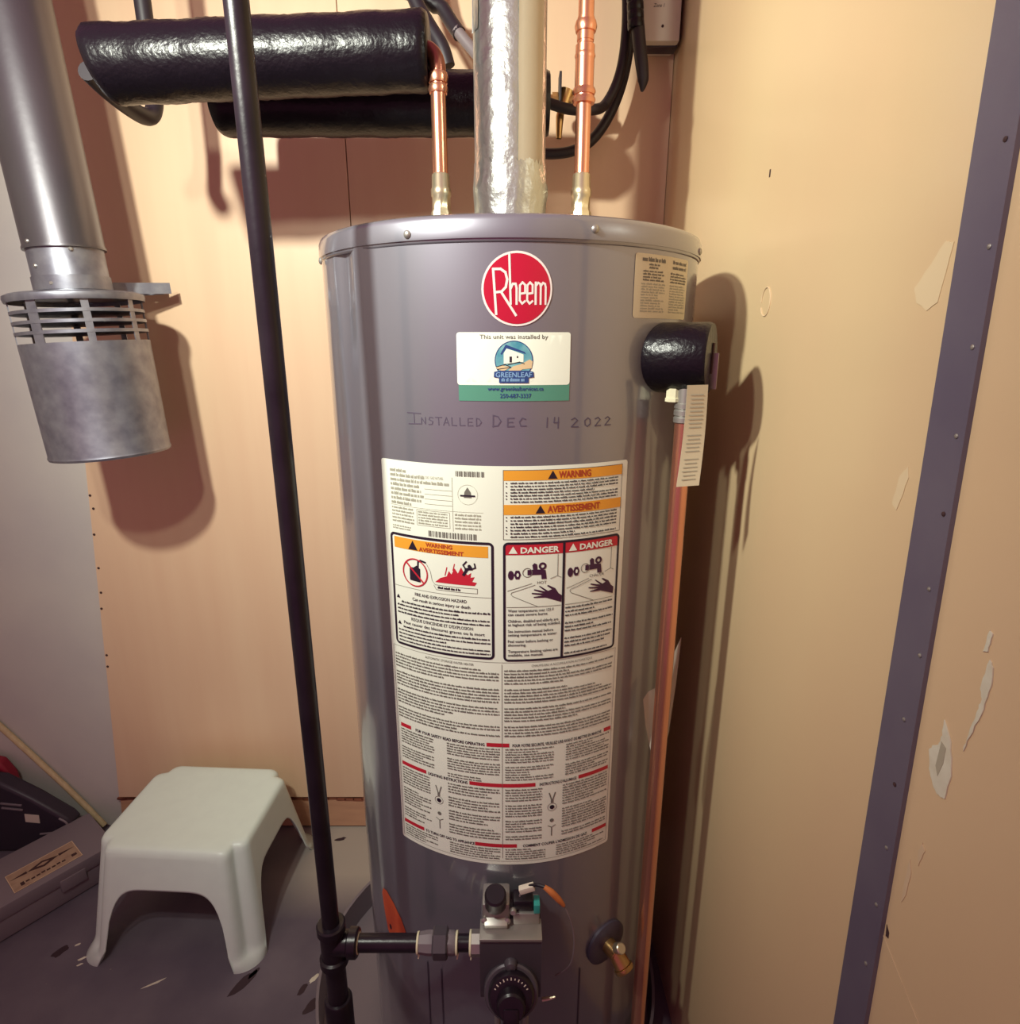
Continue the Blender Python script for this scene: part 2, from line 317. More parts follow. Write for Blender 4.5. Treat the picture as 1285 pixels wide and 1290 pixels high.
# --- flat print wrapped round the jacket
class Print:
    """collects flat (u, z) shapes and wraps them round the jacket"""
    def __init__(s, off): s.t = []; s.off = off
    def tri(s, a, b_, c):
        L = [(a[0] - b_[0]), (b_[0] - c[0]), (c[0] - a[0])]
        k = max(range(3), key=lambda i: abs(L[i]))
        if abs(L[k]) > .0075:
            P = [a, b_, c]; p, q, o = P[k], P[(k + 1) % 3], P[(k + 2) % 3]; m_ = ((p[0] + q[0]) / 2, (p[1] + q[1]) / 2)
            s.tri(p, m_, o); s.tri(m_, q, o)
        else: s.t.append((a, b_, c))
    def quad(s, a, b_, c, d): s.tri(a, b_, c); s.tri(a, c, d)
    def rect(s, u0, u1, z0, z1):
        n = max(1, math.ceil(abs(u1 - u0) / .0075))
        for i in range(n):
            p = u0 + (u1 - u0) * i / n; q = u0 + (u1 - u0) * (i + 1) / n
            s.t.append(((p, z0), (q, z0), (q, z1))); s.t.append(((p, z0), (q, z1), (p, z1)))
    def frame(s, u0, u1, z0, z1, w): s.rect(u0, u1, z0, z0 + w); s.rect(u0, u1, z1 - w, z1); s.rect(u0, u0 + w, z0 + w, z1 - w); s.rect(u1 - w, u1, z0 + w, z1 - w)
    def rounded(s, u0, u1, z0, z1, r):
        P = []
        for cx, cz, a0 in ((u1 - r, z1 - r, 0), (u0 + r, z1 - r, 90), (u0 + r, z0 + r, 180), (u1 - r, z0 + r, 270)):
            for k in range(5): a = math.radians(a0 + k * 22.5); P.append((cx + r * math.cos(a), cz + r * math.sin(a)))
        s.poly(P)
    def roundframe(s, u0, u1, z0, z1, r, w):
        def loop(d):
            P = []; rr = max(r - d, .0005)
            for cx, cz, a0 in ((u1 - r, z1 - r, 0), (u0 + r, z1 - r, 90), (u0 + r, z0 + r, 180), (u1 - r, z0 + r, 270)):
                for k in range(6): a = math.radians(a0 + k * 18); P.append((cx + rr * math.cos(a), cz + rr * math.sin(a)))
            return P
        A, B = loop(0), loop(w)
        for i in range(len(A)): j = (i + 1) % len(A); s.quad(A[i], A[j], B[j], B[i])
    def poly(s, P):
        for q in tessellate_polygon([[Vector((a, b_, 0)) for a, b_ in P]]): s.tri(*[P[i] for i in q])
    def disc(s, u, z, r, n=36, ry=None):
        ry = ry or r
        P = [(u + r * math.cos(2 * PI * i / n), z + ry * math.sin(2 * PI * i / n)) for i in range(n)]
        for i in range(n): s.tri((u, z), P[i], P[(i + 1) % n])
    def annulus(s, u, z, r, w, n=40):
        for i in range(n):
            a, b_ = 2 * PI * i / n, 2 * PI * (i + 1) / n
            s.quad((u + r * math.cos(a), z + r * math.sin(a)), (u + r * math.cos(b_), z + r * math.sin(b_)), (u + (r - w) * math.cos(b_), z + (r - w) * math.sin(b_)), (u + (r - w) * math.cos(a), z + (r - w) * math.sin(a)))
    def stroke(s, P, w):
        for i in range(len(P) - 1):
            a, b_ = V(*P[i]), V(*P[i + 1]); d = (b_ - a)
            if d.length < 1e-6: continue
            d.normalize(); e = V(-d.y, d.x) * w / 2; x = d * w * .35
            s.quad(tuple(a - x - e), tuple(b_ + x - e), tuple(b_ + x + e), tuple(a - x + e))
    def triangle_sign(s, u, z, h): s.poly([(u - h * .58, z), (u + h * .58, z), (u, z + h)])
    def para(s, u0, u1, z0, z1, n, short=.8, xh=.5, gap=None, cw=.00085):
        """lines of illegible small print"""
        dz = (z1 - z0) / n
        for i in range(n):
            if gap and i % gap == gap - 1: continue
            zc = z1 - (i + .75) * dz; u = u0; end = u1 if random.random() < .65 else u0 + (u1 - u0) * random.uniform(short - .25, 1)
            while u < end - cw:
                for k in range(random.randint(2, 8)):
                    if u > end - cw: break
                    h = dz * xh * random.choice((1, 1, 1, 1.35)); s.t += [((u, zc), (u + cw * .8, zc), (u + cw * .8, zc + h)), ((u, zc), (u + cw * .8, zc + h), (u, zc + h))]
                    u += cw
                u += cw * .9
    def barcode(s, u0, u1, z0, z1):
        u = u0
        while u < u1:
            w_ = random.choice((.0006, .0012, .0018)); s.rect(u, min(u + w_, u1), z0, z1); u += w_ + random.choice((.0006, .001, .0016))
    def build(s, name, m, parent):
        o_ = MB(); idx = {}; 
        for t in s.t:
            f = []
            for p in t:
                k = (round(p[0], 6), round(p[1], 6))
                if k not in idx: idx[k] = len(o_.v); o_.v.append(W(p[0], p[1], s.off))
                f.append(idx[k])
            if len(set(f)) == 3:
                (x0, y0), (x1, y1), (x2, y2) = t
                if (x1 - x0) * (y2 - y0) - (x2 - x0) * (y1 - y0) < 0: f = f[::-1]
                o_.f.append(tuple(f))
        return o_.build(name, m, parent, fix=False)

TEXTS = []
def text(pr, s_, u, z, size, width=None, align='C', bold=0.0, shear=0.0, tilt=0.0, emb=None):
    """queue real lettering: baseline at z; optional fixed overall width"""
    c = bpy.data.curves.new('t', 'FONT'); c.body = s_; c.size = 1.0; c.resolution_u = 2; c.offset = bold; c.shear = shear
    o = bpy.data.objects.new('t', c); COL.objects.link(o); TEXTS.append((pr, o, u, z, size, width, align, tilt))
def flush_texts():
    bpy.context.view_layer.update(); dg = bpy.context.evaluated_depsgraph_get()
    for pr, o, u, z, size, width, align, tilt in TEXTS:
        me = bpy.data.meshes.new_from_object(o.evaluated_get(dg)); me.calc_loop_triangles()
        if not me.vertices: continue
        xs = [q.co.x for q in me.vertices]; x0, x1 = min(xs), max(xs); sx = size if not width else width / (x1 - x0)
        off = {'C': -(x0 + x1) / 2, 'L': -x0, 'R': -x1}[align]
        ct, st = math.cos(tilt), math.sin(tilt)
        P = []
        for q in me.vertices:
            a = (q.co.x + off) * sx; b_ = q.co.y * size; P.append((u + a * ct - b_ * st, z + a * st + b_ * ct))
        for t in me.loop_triangles:
            if hasattr(pr, 'tri'): pr.tri(*[P[i] for i in t.vertices])
        c = o.data; bpy.data.objects.remove(o); bpy.data.curves.remove(c); bpy.data.meshes.remove(me)
    TEXTS.clear()

# --- maker's badge
badge = Print(.0008); badge.disc(.007, 1.2687, .036, 48); bo = badge.build('round_badge', 'badgewhite', TK); bo['label'] = 'round red and white badge'
p = Print(.0011); p.disc(.007, 1.2687, .0338, 48); p.build('red_disc', 'badge', bo)
p = Print(.0014); k = .0001756
def bz(L): return [(.007 + (x - 692) * k, 1.2687 - (y - 290) * k) for x, y in L]
p.stroke(bz([(556, 182), (572, 428)]), .0024); p.stroke(bz([(556, 182), (598, 182), (626, 200), (636, 238), (628, 280), (604, 304), (566, 308)]), .0024)
p.stroke(bz([(600, 304), (686, 434)]), .0024)
p.stroke(bz([(648, 98), (656, 372)]), .0022); p.stroke(bz([(655, 290), (668, 262), (684, 262), (690, 285), (690, 372)]), .0022)
for dx in (0, 43): p.stroke(bz([(708 + dx, 316), (739 + dx, 312), (739 + dx, 268), (724 + dx, 254), (709 + dx, 270), (708 + dx, 352), (722 + dx, 370), (739 + dx, 356)]), .0020)
p.stroke(bz([(800, 254), (800, 372)]), .0022); p.stroke(bz([(800, 275), (814, 256), (826, 262), (829, 280), (829, 372)]), .0020); p.stroke(bz([(829, 275), (842, 256), (854, 262), (858, 280), (858, 372)]), .0020)
p.build('badge_lettering', 'badgewhite', bo)

# --- installer's sticker
p = Print(.0006); p.rounded(-.0563, .0640, 1.1732, 1.2268, .003); st = p.build('installer_sticker', 'paper', TK); st['label'] = 'white and green installer sticker with round house logo'
p = Print(.0005); p.rect(-.0550, .0640, 1.1565, 1.1745); p.build('green_strip', 'green', st)
p = Print(.0009); cx, cz = .0040, 1.1980; p.disc(cx, cz + .0005, .0195, 40); p.build('logo_disc', 'teal', st)
p = Print(.0010); p.annulus(cx, cz + .0005, .0200, .0009); p.poly([(cx - .014, cz + .007), (cx - .0085, cz + .0165), (cx + .011, cz + .0092), (cx + .0125, cz + .0070), (cx + .001, cz + .0105), (cx - .0078, cz + .0128), (cx - .0125, cz + .0062)])
p.build('logo_roof', 'blue', st)
p = Print(.0011); p.poly([(cx - .0105, cz + .0078), (cx - .0075, cz + .0125), (cx + .001, cz + .0098), (cx + .0100, cz + .0065), (cx + .0100, cz - .001), (cx - .0105, cz - .003)]); p.build('logo_house', 'paper', st)
p = Print(.0012); p.rect(cx - .0045, cx - .0020, cz - .0015, cz + .0045); p.rect(cx + .003, cx + .0045, cz + .003, cz + .005); p.stroke([(cx - .018, cz - .006), (cx - .009, cz - .0035), (cx - .003, cz - .0065), (cx - .017, cz - .0085)], .0008); p.stroke([(cx - .006, cz - .0035), (cx + .006, cz - .001), (cx + .011, cz - .003)], .0008)
p.build('logo_lines', 'ink', st)
p = Print(.00115); p.poly([(cx - .0065, cz - .0105), (cx - .001, cz - .0055), (cx + .008, cz - .0030), (cx + .0165, cz + .0015), (cx + .0195, cz - .0005), (cx + .0185, cz - .0075), (cx + .009, cz - .0085), (cx + .003, cz - .0120)]); p.poly([(cx - .019, cz - .006), (cx - .012, cz - .0045), (cx - .003, cz - .0062), (cx - .011, cz - .0105), (cx - .017, cz - .0085)])
p.build('logo_hands', 'skinink', st)
p = Print(.0013); p.poly([(cx - .021, cz - .0165), (cx - .0205, cz - .0110), (cx - .014, cz - .0098), (cx + .014, cz - .0098), (cx + .0205, cz - .0110), (cx + .021, cz - .0165), (cx + .0155, cz - .0172), (cx + .0155, cz - .0225), (cx - .0155, cz - .0225), (cx - .0155, cz - .0172)])
p.build('logo_banner', 'blue', st)
p1 = Print(.0016); text(p1, 'GREENLEAF', cx, cz - .0165, .0072, .038, bold=.02); p1.para(cx - .013, cx + .013, cz - .0220, cz - .0175, 1, xh=.6, cw=.0013)
p2 = Print(.0009); text(p2, 'This unit was installed by', cx, 1.2203, .0060, .0710, bold=.006)
p3 = Print(.0009); text(p3, 'www.greenleafservices.ca', .0060, 1.1675, .0058, .0590, bold=.012); text(p3, '250-687-3337', .0060, 1.1600, .0062, .0330, bold=.012)
# --- handwriting in marker pen
p4 = Print(.0003)
def hw(u, z, h, w_, strokes, th=.0010):
    for L in strokes: p4.stroke([(u + x * w_ + random.uniform(-.0002, .0002), z + y * h + random.uniform(-.0002, .0002)) for x, y in L], th)
G = {'I': [[(-.9, 1.05), (1.5, 1)], [(.3, 1), (.35, 0)], [(-.7, -.02), (1.4, .03)]], 'N': [[(0, 0), (.05, .8), (.8, .05), (.85, .9)]],
     'S': [[(.9, .9), (.3, .95), (.1, .65), (.8, .4), (.7, .05), (0, .02)]], 'T': [[(-.1, .95), (1.1, 1)], [(.5, .97), (.5, 0)]],
     'A': [[(0, 0), (.5, 1), (1, 0)], [(.2, .35), (.8, .35)]], 'L': [[(.1, 1), (.1, .02), (.95, .04)]], 'E': [[(.9, .97), (.1, .95), (.1, .02), (.9, .04)], [(.1, .5), (.75, .52)]],
     'D': [[(.1, 0), (.1, 1), (.6, .9), (.95, .5), (.6, .08), (.05, .02)]], 'C': [[(.9, .85), (.5, 1), (.1, .55), (.3, .08), (.95, .08)]],
     '1': [[(.5, 1), (.5, 0)]], '4': [[(.2, 1), (.1, .45), (.95, .5)], [(.85, 1), (.8, -.1)]], '2': [[(.1, .8), (.5, 1), (.85, .75), (.1, .03), (.95, .05)]],
     '0': [[(.5, 1), (.1, .7), (.15, .2), (.5, 0), (.9, .3), (.85, .8), (.5, 1)]]}
def write(s_, u, z, h, w_, pitch, first=1.0, th=.0010):
    for i, ch in enumerate(s_):
        if ch in G: hw(u, z, h * (first if i == 0 else 1), w_ * (1.15 if i == 0 else 1), G[ch], th)
        u += pitch * (1.25 if i == 0 else 1)
write('INSTALLED', -.1120, 1.1296, .0085, .0063, .0091, 1.35)
write('DEC', -.0190, 1.1292, .0095, .0085, .0125, 1.3, .0013); write('14', .0365, 1.1282, .0105, .0065, .0085, 1, .0012)
write('2022', .0665, 1.1275, .0095, .0085, .0128, 1.05, .0012)
stuff(p4.build('marker_writing', 'marker', TK))['label'] = 'handwritten installation date in dark marker pen'

# --- large instruction label
def sheet(p, u0, u1, z0, z1, r):
    """label sheet with round corners, in columns so that it follows the curve"""
    ed = [r * k for k in (0, .04, .14, .30, .5, .75, 1)]
    us = [u0 + e for e in ed]; n_ = max(2, int((u1 - u0 - 2 * r) / .0068)); us += [u0 + r + (u1 - u0 - 2 * r) * i / n_ for i in range(1, n_)]; us += [u1 - e for e in ed[::-1]]
    def cut(u):
        q = min(u - u0, u1 - u); return 0 if q >= r else r - math.sqrt(max(0, r * r - (r - q) ** 2))
    for a, b_ in zip(us[:-1], us[1:]): p.quad((a, z0 + cut(a)), (b_, z0 + cut(b_)), (b_, z1 - cut(b_)), (a, z1 - cut(a)))
p = Print(.0005); sheet(p, -.1620, .1437, .5455, 1.0862, .0035)
lab = p.build('instruction_label', 'paper', TK); lab['label'] = 'large white bilingual instruction and warning label'
ob = Print(.0008); rd = Print(.0008); bk = Print(.0010); gy = Print(.0009); rt = Print(.0011); wh = Print(.0012); mr_ = Print(.0009); pl = Print(.0009); by = Print(.0010)
def one(name, m, off, fn):
    p = Print(off); fn(p); return p.build(name, m, lab)
# top right: two orange banners
one('orange_banner', 'orange', .0008, lambda p: p.rect(-.0070, .1355, 1.0700, 1.0815)); one('orange_banner', 'orange', .0008, lambda p: p.rect(-.0070, .1355, 1.0308, 1.0425))
gy.frame(-.0078, .1362, 1.0015, 1.0820, .0006)
text(rt, 'WARNING', .0735, 1.0722, .0105, .0385, bold=.03); text(rt, 'AVERTISSEMENT', .0740, 1.0330, .0105, .0640, bold=.03)
for u, z in ((.0475, 1.0712), (.0340, 1.0320)):
    bk.triangle_sign(u, z, .0095)
for z0, z1, n_ in ((1.0440, 1.0690, 7), (1.0030, 1.0300, 7)):
    by.para(.0005, .1310, z0, z1, n_, .6, .42, None, .0011)
    for i in range(n_):
        if i not in (2, 6): bk.disc(-.0040, z1 - (i + .55) * (z1 - z0) / n_, .0008, 8)
# top left: rating plate
for i, (w_, c) in enumerate(((.035, 1), (.078, 1), (.10, 1), (.06, 1), (.055, 1), (.06, 1), (.055, 1), (.045, 1))):
    pl.para(-.1480, -.1480 + w_ * .8, 1.0715 - .0055 * i, 1.0762 - .0055 * i, 1, 1, .62, None, .0012)
text(pl, 'NATURAL GAS / GAZ NATUREL', -.0925, 1.0682, .0045, .034)
for i in range(4): pl.rect(-.1000, -.0660, 1.0560 - i * .0058, 1.0564 - i * .0058)
pl.rect(-.1490, -.0300, 1.0325, 1.0328); pl.rect(-.0655, -.0651, 1.0090, 1.0720); pl.frame(-.1115, -.0690, 1.0120, 1.0310, .0004)
pl.para(-.1480, -.1150, 1.0110, 1.0315, 5, .7, .45, None, .0010); pl.para(-.1095, -.0715, 1.0130, 1.0300, 5, .8, .45, None, .0010)
pl.para(-.0630, -.0320, 1.0110, 1.0310, 5, .7, .45, None, .0010); pl.para(-.1480, -.1200, 1.0025, 1.0085, 2, .8, .5, None, .0010)
gy.barcode(-.0610, -.0270, 1.0735, 1.0795); gy.barcode(-.0965, -.0380, 1.0000, 1.0070)
pl.annulus(-.0475, 1.0530, .0115, .0003); bk.rect(-.0560, -.0390, 1.0508, 1.0526); gy.poly([(-.0520, 1.0495), (-.0430, 1.0495), (-.0440, 1.0560), (-.0475, 1.0615), (-.0510, 1.0560)])
# left warning panel
one('panel_border', 'ink', .0010, lambda p: p.roundframe(-.1530, -.0185, .8500, .9980, .006, .0030))
one('orange_banner', 'orange', .0008, lambda p: p.rect(-.1470, -.0250, .9792, .9930))
bk.triangle_sign(-.1190, .9800, .0115); text(rt, 'WARNING', -.0840, .9870, .0068, .0340, bold=.035); text(rt, 'AVERTISSEMENT', -.0820, .9800, .0068, .0570, bold=.035)
gy.rect(-.1495, -.0215, .9298, .9302)
cu, cz = -.1175, .9515; one('prohibition_ring', 'red', .0012, lambda p: (p.annulus(cu, cz, .0180, .0016), p.stroke([(cu - .0122, cz + .0118), (cu + .0122, cz - .0118)], .0022)))
can_ = Print(.0010); can_.poly([(cu - .0075, cz - .0105), (cu + .0075, cz - .0115), (cu + .0075, cz + .0055), (cu + .003, cz + .0095), (cu - .002, cz + .0060), (cu - .0075, cz + .0065)])
can_.stroke([(cu + .0045, cz + .008), (cu + .0050, cz + .0145), (cu + .0085, cz + .0165), (cu + .0150, cz + .0150)], .0022)
can_.build('fuel_can_pictogram', 'ink', lab)
gy.stroke([(-.1010, .9650), (-.0960, .9560), (-.0940, .9450), (-.0900, .9405), (-.0380, .9405), (-.0380, .9345), (-.0890, .9345), (-.0920, .9400)], .0005)
fire = Print(.0008); fire.poly([(-.0900, .9440), (-.0830, .9500), (-.0750, .9530), (-.0720, .9600), (-.0690, .9560), (-.0650, .9640), (-.0610, .9580), (-.0570, .9660), (-.0540, .9600), (-.0490, .9570), (-.0450, .9600), (-.0460, .9540), (-.0410, .9550), (-.0440, .9490), (-.0385, .9480), (-.0410, .9440)])
fire.stroke([(-.0770, .9540), (-.0745, .9640)], .0012); fire.stroke([(-.0670, .9610), (-.0650, .9690)], .0012); fire.build('flame_pictogram', 'red', lab)
one('person_pictogram', 'ink', .0011, lambda p: (p.disc(-.0470, .9680, .0021, 12), p.stroke([(-.0540, .9570), (-.0500, .9640), (-.0450, .9660)], .0034), p.stroke([(-.0515, .9645), (-.0545, .9690), (-.0505, .9735)], .0017), p.stroke([(-.0450, .9645), (-.0400, .9665), (-.0410, .9715)], .0017), p.stroke([(-.0520, .964), (-.0440, .9645)], .0022), p.stroke([(-.0472, .9670), (-.0475, .9640)], .0015)))
by.para(-.0870, -.0560, .9350, .9395, 1, 1, .5, None, .0010)
text(by, 'FIRE AND EXPLOSION HAZARD', -.0850, .9215, .0058, .0680, bold=.006); text(by, 'Can result in serious injury or death', -.0850, .9145, .0058, .0760, bold=.008)
bk.triangle_sign(-.1450, .9135, .0050); by.para(-.1400, -.0230, .9070, .9125, 1, 1, .37, None, .0010); by.para(-.1470, -.0230, .8925, .9075, 3, .8, .37, None, .0010)
text(by, "RISQUE D'INCENDIE ET D'EXPLOSION", -.0850, .8870, .0058, .0820, bold=.006); text(by, 'Peut causer des blessures graves ou la mort', -.0840, .8805, .0058, .1080, bold=.008)
bk.triangle_sign(-.1450, .8780, .0050); by.para(-.1390, -.0230, .8735, .8790, 1, 1, .37, None, .0010); by.para(-.1470, -.0230, .8545, .8735, 4, .8, .37, None, .0010)
# right danger panel
one('panel_border', 'ink', .0010, lambda p: (p.roundframe(-.0080, .1368, .8480, .9985, .006, .0028), p.rect(.0612, .0642, .8490, .9970)))
one('danger_banner', 'red', .0008, lambda p: p.rect(-.0052, .0612, .9832, .9957)); one('danger_banner', 'red', .0008, lambda p: p.rect(.0642, .1340, .9832, .9957))
for u in (0, .0700):
    text(wh, 'DANGER', .0345 + u, .9855, .0098, .0450, bold=.035); wh.triangle_sign(.0035 + u, .9850, .0088)
    gy.stroke([(-.0040 + u, .9185), (.0600 + u, .9185)], .0006)
    mr_ = Print(.0009)
    mr_.disc(.0010 + u, .9585, .0034, 16, .0058); mr_.disc(.0085 + u, .9590, .0040, 6, .0062); wh.disc(.0088 + u, .9590, .0014, 10, .0024)
    gy.annulus(.0200 + u, .9615, .0058, .0008, 20)
    mr_.poly([(.0200 + u, .9585), (.0360 + u, .9585), (.0365 + u, .9530), (.0425 + u, .9530), (.0410 + u, .9640), (.0340 + u, .9650), (.0200 + u, .9650)])
    mr_.poly([(.0265 + u, .9650), (.0255 + u, .9705), (.0280 + u, .9730), (.0310 + u, .9715), (.0315 + u, .9650)]); mr_.annulus(.0375 + u, .9690, .0046, .0026, 16)
    gy.stroke([(.0555 + u, .9825), (.0555 + u, .9560), (.0470 + u, .9530)], .0006); gy.stroke([(.0600 + u, .9535), (.0555 + u, .9560)], .0005)
    gy.stroke([(-.0030 + u, .9390), (.0250 + u, .9480)], .0006); gy.stroke([(.0290 + u, .9460), (.0020 + u, .9370), (.0010 + u, .9350), (.0030 + u, .9325), (.0320 + u, .9190)], .0006)
    stuff(mr_.build('tap_pictogram', 'maroon', lab)); mr_ = Print(.0009)   # hand reaching under the tap
    mr_.poly([(.0610 + u, .9310), (.0605 + u, .9225), (.0500 + u, .9265), (.0420 + u, .9295), (.0275 + u, .9300), (.0275 + u, .9312), (.0385 + u, .9325), (.0250 + u, .9350), (.0255 + u, .9364), (.0395 + u, .9350), (.0275 + u, .9395), (.0283 + u, .9408), (.0415 + u, .9372), (.0335 + u, .9440), (.0346 + u, .9447), (.0445 + u, .9378), (.0490 + u, .9395), (.0430 + u, .9442), (.0445 + u, .9452), (.0530 + u, .9405), (.0570 + u, .9340)]); mr_.build('hand_pictogram', 'maroon', lab)
text(gy, 'HOT', .0370, .9472, .0050, .0110); text(gy, 'CHAUDE', .1060, .9490, .0050, .0200)
for i, (s_, s2) in enumerate((('Water temperatures over 125 F', 'can cause severe burns'), ('Children, disabled and elderly are', 'at highest risk of being scalded.'), ('See instruction manual before', 'setting temperature at water'), ('Feel water before bathing or', 'showering.'), ('Temperature limiting valves are', 'available, see manual.'))):
    z = .9125 - i * .0132
    text(by, s_, -.0025, z, .0050, .0600 if len(s_) > 29 else .0540, 'L', .012); text(by, s2, -.0025, z - .0048, .0050, None, 'L', .012)
by.para(.0660, .1320, .8520, .9170, 13, .7, .37, 4, .0010)
# dense instructions
gy.rect(-.0100, -.0095, .5560, .8440); gy.frame(-.1585, .1395, .5510, .8465, .0004)
pt = Print(.0010)
text(pt, 'AUTOMATIC STORAGE WATER HEATER', -.0760, .8400, .0045, .0640); text(pt, 'CHAUFFE-EAU A ACCUMULATION AUTOMATIQUE', .0650, .8400, .0045, .0780)
pt.para(-.1555, -.0125, .7420, .8375, 22, .75, .44, 6, .0011); pt.para(-.0070, .1365, .7420, .8375, 22, .75, .44, 6, .0011)
def banner(z, texts, bars):
    for a, b_ in bars: one('red_bar', 'red', .0008, lambda p: p.rect(a, b_, z, z + .0055))
    for s_, u, wd in texts: text(by, s_, u, z + .0005, .0060, wd, bold=.02)
banner(.7280, (('FOR YOUR SAFETY READ BEFORE OPERATING', -.0800, .0960), ('POUR VOTRE SECURITE, VEUILLEZ LIRE AVANT DE METTRE EN MARCHE', .0630, .1200)), ((-.1530, -.1355), (-.0295, -.0010), (.1270, .1380)))
pt.para(-.1530, -.1000, .6800, .7265, 12, .7, .44, 7, .0011); pt.para(-.0820, -.0125, .6740, .7265, 14, .7, .44, 6, .0011); pt.para(-.0060, .0560, .6740, .7265, 14, .7, .44, 7, .0011); pt.para(.0720, .1360, .6780, .7265, 13, .8, .44, 8, .0011)
banner(.6680, (('LIGHTING INSTRUCTIONS', -.0830, .0560), ("INSTRUCTIONS D'ALLUMAGE", .0630, .0500)), ((-.1545, -.1140), (-.0525, .0325), (.0910, .1370)))
pt.para(-.1540, -.1080, .5850, .6660, 20, .7, .44, 8, .0011); pt.para(-.0820, -.0125, .5850, .6660, 19, .75, .44, 5, .0011); pt.para(-.0060, .0420, .5850, .6660, 20, .75, .44, 6, .0011); pt.para(.0690, .1370, .5850, .6660, 20, .8, .44, 9, .0011)
for u in (-.0960, .0550):
    gy.stroke([(u - .004, .655), (u - .001, .645), (u - .001, .640)], .0015); gy.stroke([(u + .004, .655), (u + .001, .645), (u + .001, .640)], .0015); bk.disc(u, .633, .0032, 16); gy.annulus(u, .633, .0062, .0006, 20)
    gy.disc(u, .612, .0028, 12); gy.stroke([(u - .005, .604), (u, .601), (u + .005, .604)], .001); gy.stroke([(u, .600), (u, .588)], .0014)
banner(.5735, (('TO TURN OFF GAS TO APPLIANCE', -.0830, .0720), ("COMMENT COUPER L'ADMISSION DE GAZ", .0620, .0900)), ((-.1560, -.1215), (-.0465, .0090), (.1150, .1385)))
pt.para(-.1540, -.0990, .5535, .5720, 5, .8, .44, None, .0011); pt.para(-.0820, -.0125, .5535, .5720, 5, .7, .44, None, .0011); pt.para(-.0060, .0480, .5535, .5720, 5, .8, .44, None, .0011); pt.para(.0620, .1350, .5535, .5720, 5, .8, .44, None, .0011)
# --- small label at the upper right of the jacket
p = Print(.0005); sheet(p, .1395, .2465, 1.2422, 1.3080, .0035)
sl = p.build('warranty_label', 'paper2', TK); sl['label'] = 'small cream two-column label near the lid'
p = Print(.0008)
p.para(.1500, .1900, 1.2990, 1.3045, 1, 1, .6, None, .0016); p.para(.1610, .1800, 1.2925, 1.2990, 2, 1, .5, None, .0014); p.para(.1520, .1890, 1.2800, 1.2920, 4, .9, .5, None, .0014)
p.para(.2050, .2400, 1.2940, 1.3050, 2, 1, .5, None, .0016); p.para(.2010, .2420, 1.2800, 1.2920, 4, .9, .5, None, .0014)
p.build('label_print', 'greyink', sl)
p = Print(.0007); p.para(.1500, .1920, 1.2480, 1.2790, 11, .8, .5, None, .0016); p.para(.2010, .2420, 1.2480, 1.2790, 11, .8, .5, None, .0016); p.build('label_small_print', 'paleink', sl)
flush_texts()
p1.build('logo_lettering', 'ltblue', st); p2.build('sticker_lettering', 'greyink', st); p3.build('strip_lettering', 'blue', st)
stuff(bk.build('black_marks', 'ink', lab)); stuff(gy.build('grey_line_print', 'greyink', lab))
stuff(rt.build('warning_lettering', 'redtext', lab)); stuff(wh.build('danger_lettering', 'paper', lab)); stuff(pl.build('rating_print', 'paleink', lab))
stuff(by.build('body_lettering', 'ink', lab)); stuff(pt.build('small_print', 'greyink', lab))
# --- orange sticker low on the left
p = Print(.0006); p.poly([(-.2295, .3915), (-.2240, .4045), (-.2130, .4075), (-.1950, .3990), (-.1780, .3820), (-.1690, .3640), (-.1660, .3520), (-.2100, .3200), (-.2170, .3280), (-.2250, .3600)])
osr = p.build('orange_sticker', 'orangest', TK); osr['label'] = 'torn orange sticker'
p = Print(.0009); p.disc(-.2080, .3420, .0032, 10, .005); p.build('sticker_hole', 'ink', osr)
# --- pipe stubs in the lid
for x in (-.096, .099):
    MB().lathe([(.0165, 1.336), (.0165, 1.352), (.0118, 1.354), (.0118, 1.372)], (x, .033, 0), (0, 0, 1), 24).build('lid_nipple', 'alu', TK)
# --- relief valve
d = V(math.sin(math.radians(45)), -math.cos(math.radians(45)), 0); sd = V(d.y * -1, d.x, 0)
RVc = d * (R - .004) + V(0, 0, 1.199); d = V(math.sin(math.radians(63)), -math.cos(math.radians(63)), 0); sd = V(-d.y, d.x, 0)
rv = MB().cyl(RVc, RVc + d * .05, .014, 16).build('relief_valve', 'brass', TK)
mb = MB(); mb.lathe([(.016, -.012), (.0375, -.012), (.0395, -.008), (.0395, .054), (.0378, .058), (.031, .0585), (0, .0585)], RVc, d, 40)
mb.build('foam_cover', 'foam', rv)
mb = MB(); e = RVc + d * .0588 + sd * .004
mb.box(e, (.003, .009, .034), Matrix.Rotation(math.radians(-27), 3, 'Z'), .001); mb.build('cover_slot', 'dark', rv)
mb = MB(); mb.box(e + d * .0035 + sd * -.001 + V(0, 0, -.014), (.007, .0022, .040), Matrix.Rotation(math.radians(-27), 3, 'Z'), .0006); mb.build('test_lever', 'alu', rv)
# outlet below the cover
PX, PY = .2005, .7065
MB().lathe([(.007, 1.166), (.0085, 1.166), (.0085, 1.1555), (.0095, 1.155), (.0095, 1.151), (.007, 1.150)], (PX - .013, PY - TK.location.y + .004, 0), (0, 0, 1), 8).build('outlet_bush', 'sealant', rv)
mb = MB(); mb.lathe([(.0105, 1.168), (.0105, 1.150), (.0122, 1.149), (.0122, 1.144), (.0105, 1.143), (.0122, 1.141), (.0122, 1.136), (.0105, 1.135), (.0122, 1.133), (.0122, 1.128), (.011, 1.127)], (PX, PY - TK.location.y, 0), (0, 0, 1), 24); mb.build('outlet_thread', 'alu', rv)
